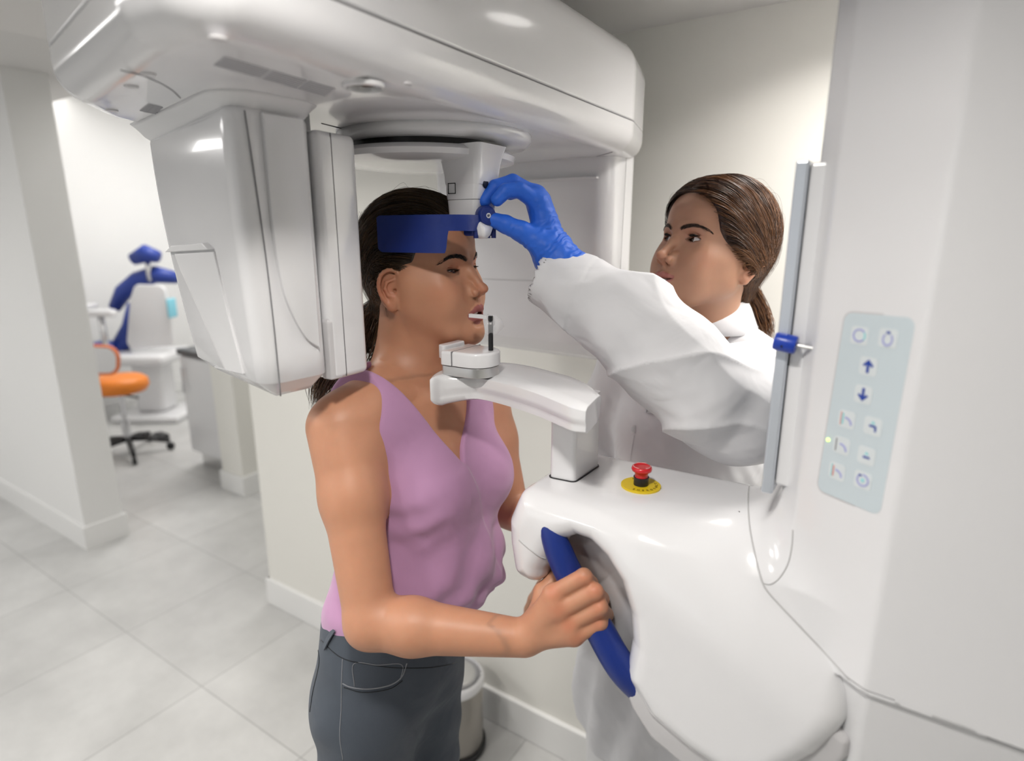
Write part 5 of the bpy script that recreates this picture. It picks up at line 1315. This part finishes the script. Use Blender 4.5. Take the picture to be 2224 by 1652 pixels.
# glove: hand field grown by a millimetre, wrinkled towards the wrist
MGL=mat('blue_nitrile_glove',(.022,.135,.68),.5,spec=.4,noise=.02,sss=.0,bump=.12,bscale=500)
gw=P(1207,560,.846);gc=pt(dwr)+(pt(delb)-pt(dwr))*.26
gax=(gc-gw)/np.linalg.norm(gc-gw)
def gdisp(p):
    s=(p-gw)@gax;w=np.clip((s+.075)/.05,0,1)
    return -(.0008*w*np.sin(s*620+4*snoise(p,55,2)+2.5*snoise(p,130,6))*(.5+.5*snoise(p,40,8))+.0007*snoise(p,170,4)*(.3+.7*w))
GF=Cut(Field(dhand+[U(.015,f_cap(gw,gc,.0285,.0345))],disp=gdisp,off=.0016),[lambda p:(p-gc)@gax])
V,Q,Nn=sdf_mesh(GF,glo2-.03,ghi2+.04,.0014)
obj('glove',V,Q,MGL,DR,normals=Nn,label='blue nitrile glove')
# hair
MHD=hair_mat('hair_chestnut',(.026,.010,.005),(.22,.095,.036),.36)
def zh_d(q):
    return np.interp(q[:,1],[-.09,-.06,-.035,-.018,-.004,.010,.024,.040,.056,.070,.085,.1],[-.085,-.078,-.058,-.040,-.018,-.016,-.012,.000,.020,.050,.076,.084])
skullD=Field([Prim('u',0,DF.ell((0,-.016,.036),(.087,.105,.0965))),Prim('u',.03,DF.ell((0,.034,.047),(.0685,.0570,.0520))),Prim('u',.04,DF.cap((0,-.06,-.01),(0,-.085,-.055),.050,.030)),
  Prim('u',.03,DF.cap((.062,.0,.0),(.066,-.02,-.012),.024,.026)),Prim('u',.03,DF.cap((-.062,.0,.0),(-.066,-.02,-.012),.024,.026))])
HFD=Field([Prim('u',0,lambda p:skullD(p)+.0018),Prim('i',.006,DF.fn(lambda q:(zh_d(q)-q[:,2])*.7))])
V,Q,Nn=sdf_mesh(HFD,db-.16,db+.17,.0025)
HRD=obj('hair',V,Q,MHD,DR,normals=Nn,attrs={'shade':np.full(len(V),.05)})
poled=(0,-.105,-.060)
rt=hair_roots(5200,zh_d,.35)
# extra roots along the centre parting
n=1500;yy=RNG.uniform(-.07,.075,n);rt2=np.stack([RNG.normal(size=n)*.004+.004,yy,.03+.09*np.sqrt(np.clip(1-((yy+.01)/.10)**2,0,1))],1)
rt=np.vstack([rt,rt2])
def midd(d0):
    s=np.where(d0[:,0]>=.02,1,-1)
    return np.stack([s*(.60+.35*np.abs(d0[:,0])),-.06+.42*d0[:,1],d0[:,2]*.5+.0],1)
pa=sweep(DF,skullD,0,poled,rt,m=20,off=(0.,.003),mids=midd)
strands('hair_strands',pa,RNG.uniform(.0002,.00045,len(rt)),MHD,HRD,np.clip(.40+.42*snoise(rt,70,37)+.22*RNG.normal(size=len(rt)),0,1))
rt=hair_roots(60,zh_d,.9);pa=sweep(DF,skullD,0,poled,rt,off=(.003,.007),wave=.01,mids=midd);strands('hair_strands',pa,np.full(60,.00016),MHD,HRD,RNG.random(60)*.8)
sd=DF.pt(poled)
e1=P(1640,640,1.13);e2=P(1662,690,1.14);e3=P(1675,725,1.14)
tail(HRD,MHD,sd,[P(1618,618,1.10),P(1640,655,1.115),P(1660,700,1.12),P(1668,740,1.12)],420,[.014,.020,.018,.012],rad=.0005)
V,F=tube(spline([sd+DF.R@pt([.016*math.cos(a),0.012*math.sin(a)*0,.016*math.sin(a)]) for a in np.linspace(0,6.2,9)],24),.004,8);obj('hair_tie',V,F,MBLK,HRD)
# ---- lab coat
MCO=cloth_mat('white_coat_cotton',(.71,.71,.73),.9,weave=2200,bump=.08,sheen=.05,fold=.45)
sl=[P(1196,606,.852),P(1262,634,.842),P(1365,702,.825),P(1458,790,.806),P(1520,862,.796)]
sr=[.043,.049,.060,.067,.066]
su=[P(1598,905,.815),P(1636,850,.90),pt(dls)+pt([.0,-.015,.0])]
sleeve=[Prim('u',0,f_cap(sl[0],sl[1],sr[0],sr[1]))]+[U(.02,f_cap(sl[i],sl[i+1],sr[i],sr[i+1])) for i in range(1,4)]
sleeve+=[U(.012,f_cap(su[0]-pt([.03,0,0]),su[0],.060,.064)),U(.02,f_cap(su[0],su[1],.064,.072)),U(.04,f_cap(su[1],su[2],.072,.062))]
cax=(sl[1]-sl[0]);cax/=np.linalg.norm(cax)
upd=np.cross(cax,FW);upd/=np.linalg.norm(upd)
def sfold(p):
    s=(p-sl[0])@cax;v=(p-sl[0])@upd;w=np.clip(s/.05,0,1)*np.clip((.42-s)/.1,0,1)
    d=.0095*w*(1-np.abs(np.sin(13*s+17*v+1.5*snoise(p,9,11))))**2-.003*w+.0070*w*(1-np.abs(np.sin(9*s-26*v+1.2*snoise(p,11,15))))**3+.0035*w*snoise(p,22,12)+.0010*w*snoise(p,60,13)
    el=np.exp(-(((p-su[1])**2).sum(1))/.07**2)
    d+=.007*el*np.sin(70*(p[:,2])+50*p[:,0]+2*snoise(p,20,14))
    # cuff hem ridge
    d+=.0010*(np.exp(-((s-.052)/.002)**2))*-1
    return -d
cutp=sl[0]-cax*.020
cn=-cax*1.0
SLV=Cut(Field(sleeve+[Prim('s',.002,f_cap(sl[0]-cax*.06,sl[0]+cax*.06,.0395,.036))],disp=sfold),[lambda p:-((p-cutp)@(cax*.93+upd*.0+FW*.0))/1.0])
V,Q,Nn=sdf_mesh(SLV,(-.53,.60,1.18),(-.04,1.15,1.68),.003)
# body of the coat
def cfold(p):
    a=np.arctan2(p[:,1]-1.12,p[:,0]+.33);low=np.clip((1.20-p[:,2])/.3,0,1)
    return -(.007*low*np.sin(11*a+3*np.sin(5*p[:,2]))+.004*snoise(p,16,21)+.0018*snoise(p,45,22))
coatp=[Prim('u',0,f_ell([-.320,1.110,1.225],[.160,.120,.175],RD)),U(.05,f_cap([-.20,1.075,1.378],[-.30,1.10,1.418],.054,.048)),U(.05,f_cap([-.44,1.125,1.355],[-.30,1.10,1.418],.054,.048)),
 U(.06,f_ell([-.335,1.115,1.02],[.150,.115,.17],RD)),U(.06,f_ell([-.345,1.110,.82],[.185,.135,.20],RD)),U(.06,f_ell([-.352,1.105,.60],[.200,.148,.27],RD)),
 U(.05,f_ell([-.350,1.045,1.215],[.075,.06,.07],RD)),
 U(.03,f_cap(drs,drelb,.062,.055)),U(.03,f_cap(drelb,drwr,.055,.045))]
fwd_d=RD@pt([0,1.,0]);lft_d=RD@pt([1.,0,0])*-1
DFY=np.array([math.cos(math.radians(249)),math.sin(math.radians(249)),0]);DLX=np.array([-DFY[1],DFY[0],0])
dc0=pt([-.315,1.10,0])
btn=P(1377,932,1.02)
def vneck(p):
    q=p-dc0;l=q@DLX;f=q@DFY
    zt=btn[2]+.010;w=np.interp(p[:,2],[zt,zt+.03,1.42,1.50],[0.,.016,.060,.075])
    return np.maximum(np.abs(l+.005)-w,np.maximum(-f,zt-p[:,2]))
CO=Cut(Field(coatp,disp=cfold),[lambda p:.50-p[:,2],lambda p:-np.maximum(vneck(p),-.018-Field(coatp)(p)),
   lambda p:-( .052-np.linalg.norm(p[:,:2]-pt([-.300,1.088]),axis=1) if False else np.where(p[:,2]>1.33,np.linalg.norm((p[:,:2]-pt([-.302,1.090]))/pt([1,1.1]),axis=1)-.060,1.))])
A=(V,Q,Nn)
B=sdf_mesh(CO,(-.66,.88,.46),(-.04,1.34,1.46),.0048)
V,Q,Nn=merge(A,B)
COAT=obj('lab_coat',V,Q,MCO,DR,normals=None,label='white lab coat')
# inner shirt
MSHI=cloth_mat('pale_blue_shirt',(.70,.73,.78),.9,bump=.05)
SHF=Cut(Field(dtorso[:2]+[U(.04,f_cap([-.22,1.075,1.372],[-.305,1.10,1.40],.040,.045)),U(.04,f_cap([-.41,1.125,1.350],[-.305,1.10,1.40],.040,.045)),U(.03,f_cap([-.302,1.088,1.41],[-.298,1.090,1.450],.056,.050))],off=.008),[lambda p:p[:,2]-1.475+.35*((p-dc0)@DFY)])
V,Q,Nn=sdf_mesh(SHF,(-.50,.93,1.10),(-.12,1.26,1.52),.004);obj('shirt',V,Q,MSHI,DR,normals=Nn)
# collar and lapels: folded strips lying on the coat
coatF=Field(coatp)
def lapel(side):
    zt=btn[2]+.012;rows=[];n=16
    for i in range(n):
        z=zt+(1.415-zt)*i/(n-1);w=np.interp(z,[zt,zt+.03,1.42],[.001,.017,.058]);wid=np.interp(z,[zt,1.30,1.345,1.37,1.40,1.425],[.003,.034,.042,.030,.034,.030])
        for j in range(6):
            l=side*(w+wid*j/5)-.005
            p=dc0+DLX*l+DFY*.13+pt([0,0,z])
            rows.append(p)
    p=np.array(rows);e=.002
    for _ in range(25):
        d=coatF(p);g=np.stack([coatF(p+np.eye(3)[a]*e)-coatF(p-np.eye(3)[a]*e) for a in range(3)],1)/(2*e);g/=np.linalg.norm(g,axis=1)[:,None]+1e-9
        g=g*.35+DFY*.65 if _<18 else g
        p=p-g*np.clip(d,-.02,.02)[:,None]*.8
    g=g/np.linalg.norm(g,axis=1)[:,None];q=p+g*.0065;q2=p+g*.002;V=np.vstack([q,q2]);m=len(q);F=[]
    for i in range(n-1):
        for j in range(5):
            a=i*6+j;F.append((a,a+1,a+7,a+6));F.append((a+m,a+6+m,a+7+m,a+1+m))
    for i in range(n-1): a=i*6;F.append((a,a+6,a+6+m,a+m));b=i*6+5;F.append((b,b+m,b+6+m,b+6))
    for j in range(5): F.append((j,j+m,j+1+m,j+1));b=(n-1)*6+j;F.append((b,b+1,b+1+m,b+m))
    return V,F
for s in (1,-1):
    V,F=lapel(s);obj('lapel',V,F,MCO,COAT)
# standing collar around the neck
th=np.linspace(math.radians(249-150),math.radians(249+150),40);V=[];F=[]
for k,(r,z) in enumerate(((.068,1.415),(.064,1.450),(.062,1.476),(.066,1.480),(.075,1.462),(.088,1.430))):
    for a in th:
        c=pt([-.300,1.098,0]);fr=math.cos(a-math.radians(249));V.append((c[0]+r*math.cos(a+math.pi),c[1]+r*math.sin(a+math.pi),z+.010*max(0,fr)))
m=len(th)
for k in range(5):
    for i in range(m-1):F.append((k*m+i,k*m+i+1,(k+1)*m+i+1,(k+1)*m+i))
CLR=obj('collar',np.array(V),F,MCO,COAT);so_=CLR.modifiers.new('thickness','SOLIDIFY');so_.thickness=.0025
for i,(px_,py_) in enumerate(((1377,932),)):
    d=_ray(px_,py_);q,ok=raycast_sdf(CO,CAM,d[None],.6,1.6);c=q[0]
    V,F=lathe([(.0075,-.001),(.0078,.0015),(.0065,.0026),(.0055,.0020),(.001,.0020)],c-FW*0.001,-FW*.9+pt([0,0,.1]),24);obj('button',V,F,MW2,COAT,auto=40)
# placket seam
s=spline([(1377,945,0),(1374,965,0),(1370,990,0),(1367,1015,0)],20);q,ok=raycast_sdf(CO,CAM,np.array([_ray(a[0],a[1]) for a in s]),.6,1.6);mb=MB();mb.tube(q,.0013,6);mb.build('placket_seam',MCO,COAT)
MTR=cloth_mat('white_trousers',(.74,.74,.75),.9)
f=Field([Prim('u',.02,f_cap([x,y,.60],[x,y,.10],.085,.065)) for x,y in ((-.26,1.15),(-.42,1.10))]+[Prim('i',.004,f_plane([0,0,.06],[0,0,-1]))])
V,Q,Nn=sdf_mesh(f,(-.6,.95,.0),(-.1,1.30,.72),.008);obj('trousers',V,Q,MTR,DR,normals=Nn)
for (x,y) in ((-.26,1.15),(-.42,1.10)):
    a=pt([x+.01,y+.03,.04]);b=pt([x-.055,y-.14,.035])
    f=Field([Prim('u',0,f_cap(a,b,.044,.040)),U(.03,f_cap([x,y,.05],[x,y,.10],.042,.040)),Prim('i',.006,f_plane([0,0,.004],[0,0,-1]))])
    V,Q,Nn=sdf_mesh(f,(x-.13,y-.22,-.01),(x+.1,y+.1,.16),.006);obj('shoe',V,Q,MSH if 'MSH' in globals() else MW,DR,normals=Nn)
print('doctor',round(time.time()-T0,1))
# ------------------------------------------------------------------ light
W=bpy.data.worlds.new('world');S.world=W;W.use_nodes=True;W.node_tree.nodes['Background'].inputs[0].default_value=(.9,.95,1,1);W.node_tree.nodes['Background'].inputs[1].default_value=.3
EXP=.92
downlight(-.75,-.55,ZN,.055,5*EXP,'recessed downlight in the low ceiling behind the photographer',size=.16)
downlight(-1.15,-.25,ZN,.055,7*EXP,'recessed downlight in the low ceiling left of the detector',size=.16)
downlight(.32,1.14,ZN,.055,10*EXP,'recessed downlight in the low ceiling behind the column',size=.3)
downlight(-1.55,.72,ZN,.055,6*EXP,'added fill downlight in the low ceiling above the gap beside the machine',size=.16)  # extra lamp added to brighten the back half of the nook
downlight(-.20,.10,ZN,.055,5.5*EXP,'recessed downlight in the low ceiling above the photographer',size=.10)
downlight(-.12,1.12,ZN,.055,2.2*EXP,'added fill downlight in the low ceiling over the woman in the coat',size=.16)  # small lamp added only to lift the back wall
def panel(x,y,z,w,h,power,rot=(0,0,0),col=(1,.98,.96)):
    l=bpy.data.lights.new('lamp','AREA');l.shape='RECTANGLE';l.size=w;l.size_y=h;l.energy=power*EXP;l.color=col
    o=bpy.data.objects.new('fill_panel_lamp',l);COL.objects.link(o);o.location=(x,y,z);o.rotation_euler=rot;return o
panel(-3.0,-.9,ZH-.01,1.2,1.2,34)
panel(-5.2,-.6,ZH-.01,1.2,1.2,34)
panel(-4.6,2.9,ZF-.01,1.2,1.2,52)
panel(-2.6,2.6,ZF-.01,.6,1.2,20)
panel(-1.3,-2.35,1.55,2.2,1.5,5,(math.radians(90),0,0),(.92,.96,1))  # upright fill lamp added behind the camera
S.cycles.use_denoising=True
try: S.cycles.denoiser='OPENIMAGEDENOISE'
except Exception: pass
S.cycles.max_bounces=6;S.cycles.diffuse_bounces=3;S.cycles.transparent_max_bounces=6;S.cycles.use_adaptive_sampling=True;S.cycles.adaptive_threshold=.06;S.cycles.adaptive_min_samples=12;S.cycles.caustics_reflective=False;S.cycles.caustics_refractive=False
print('total',round(time.time()-T0,1))
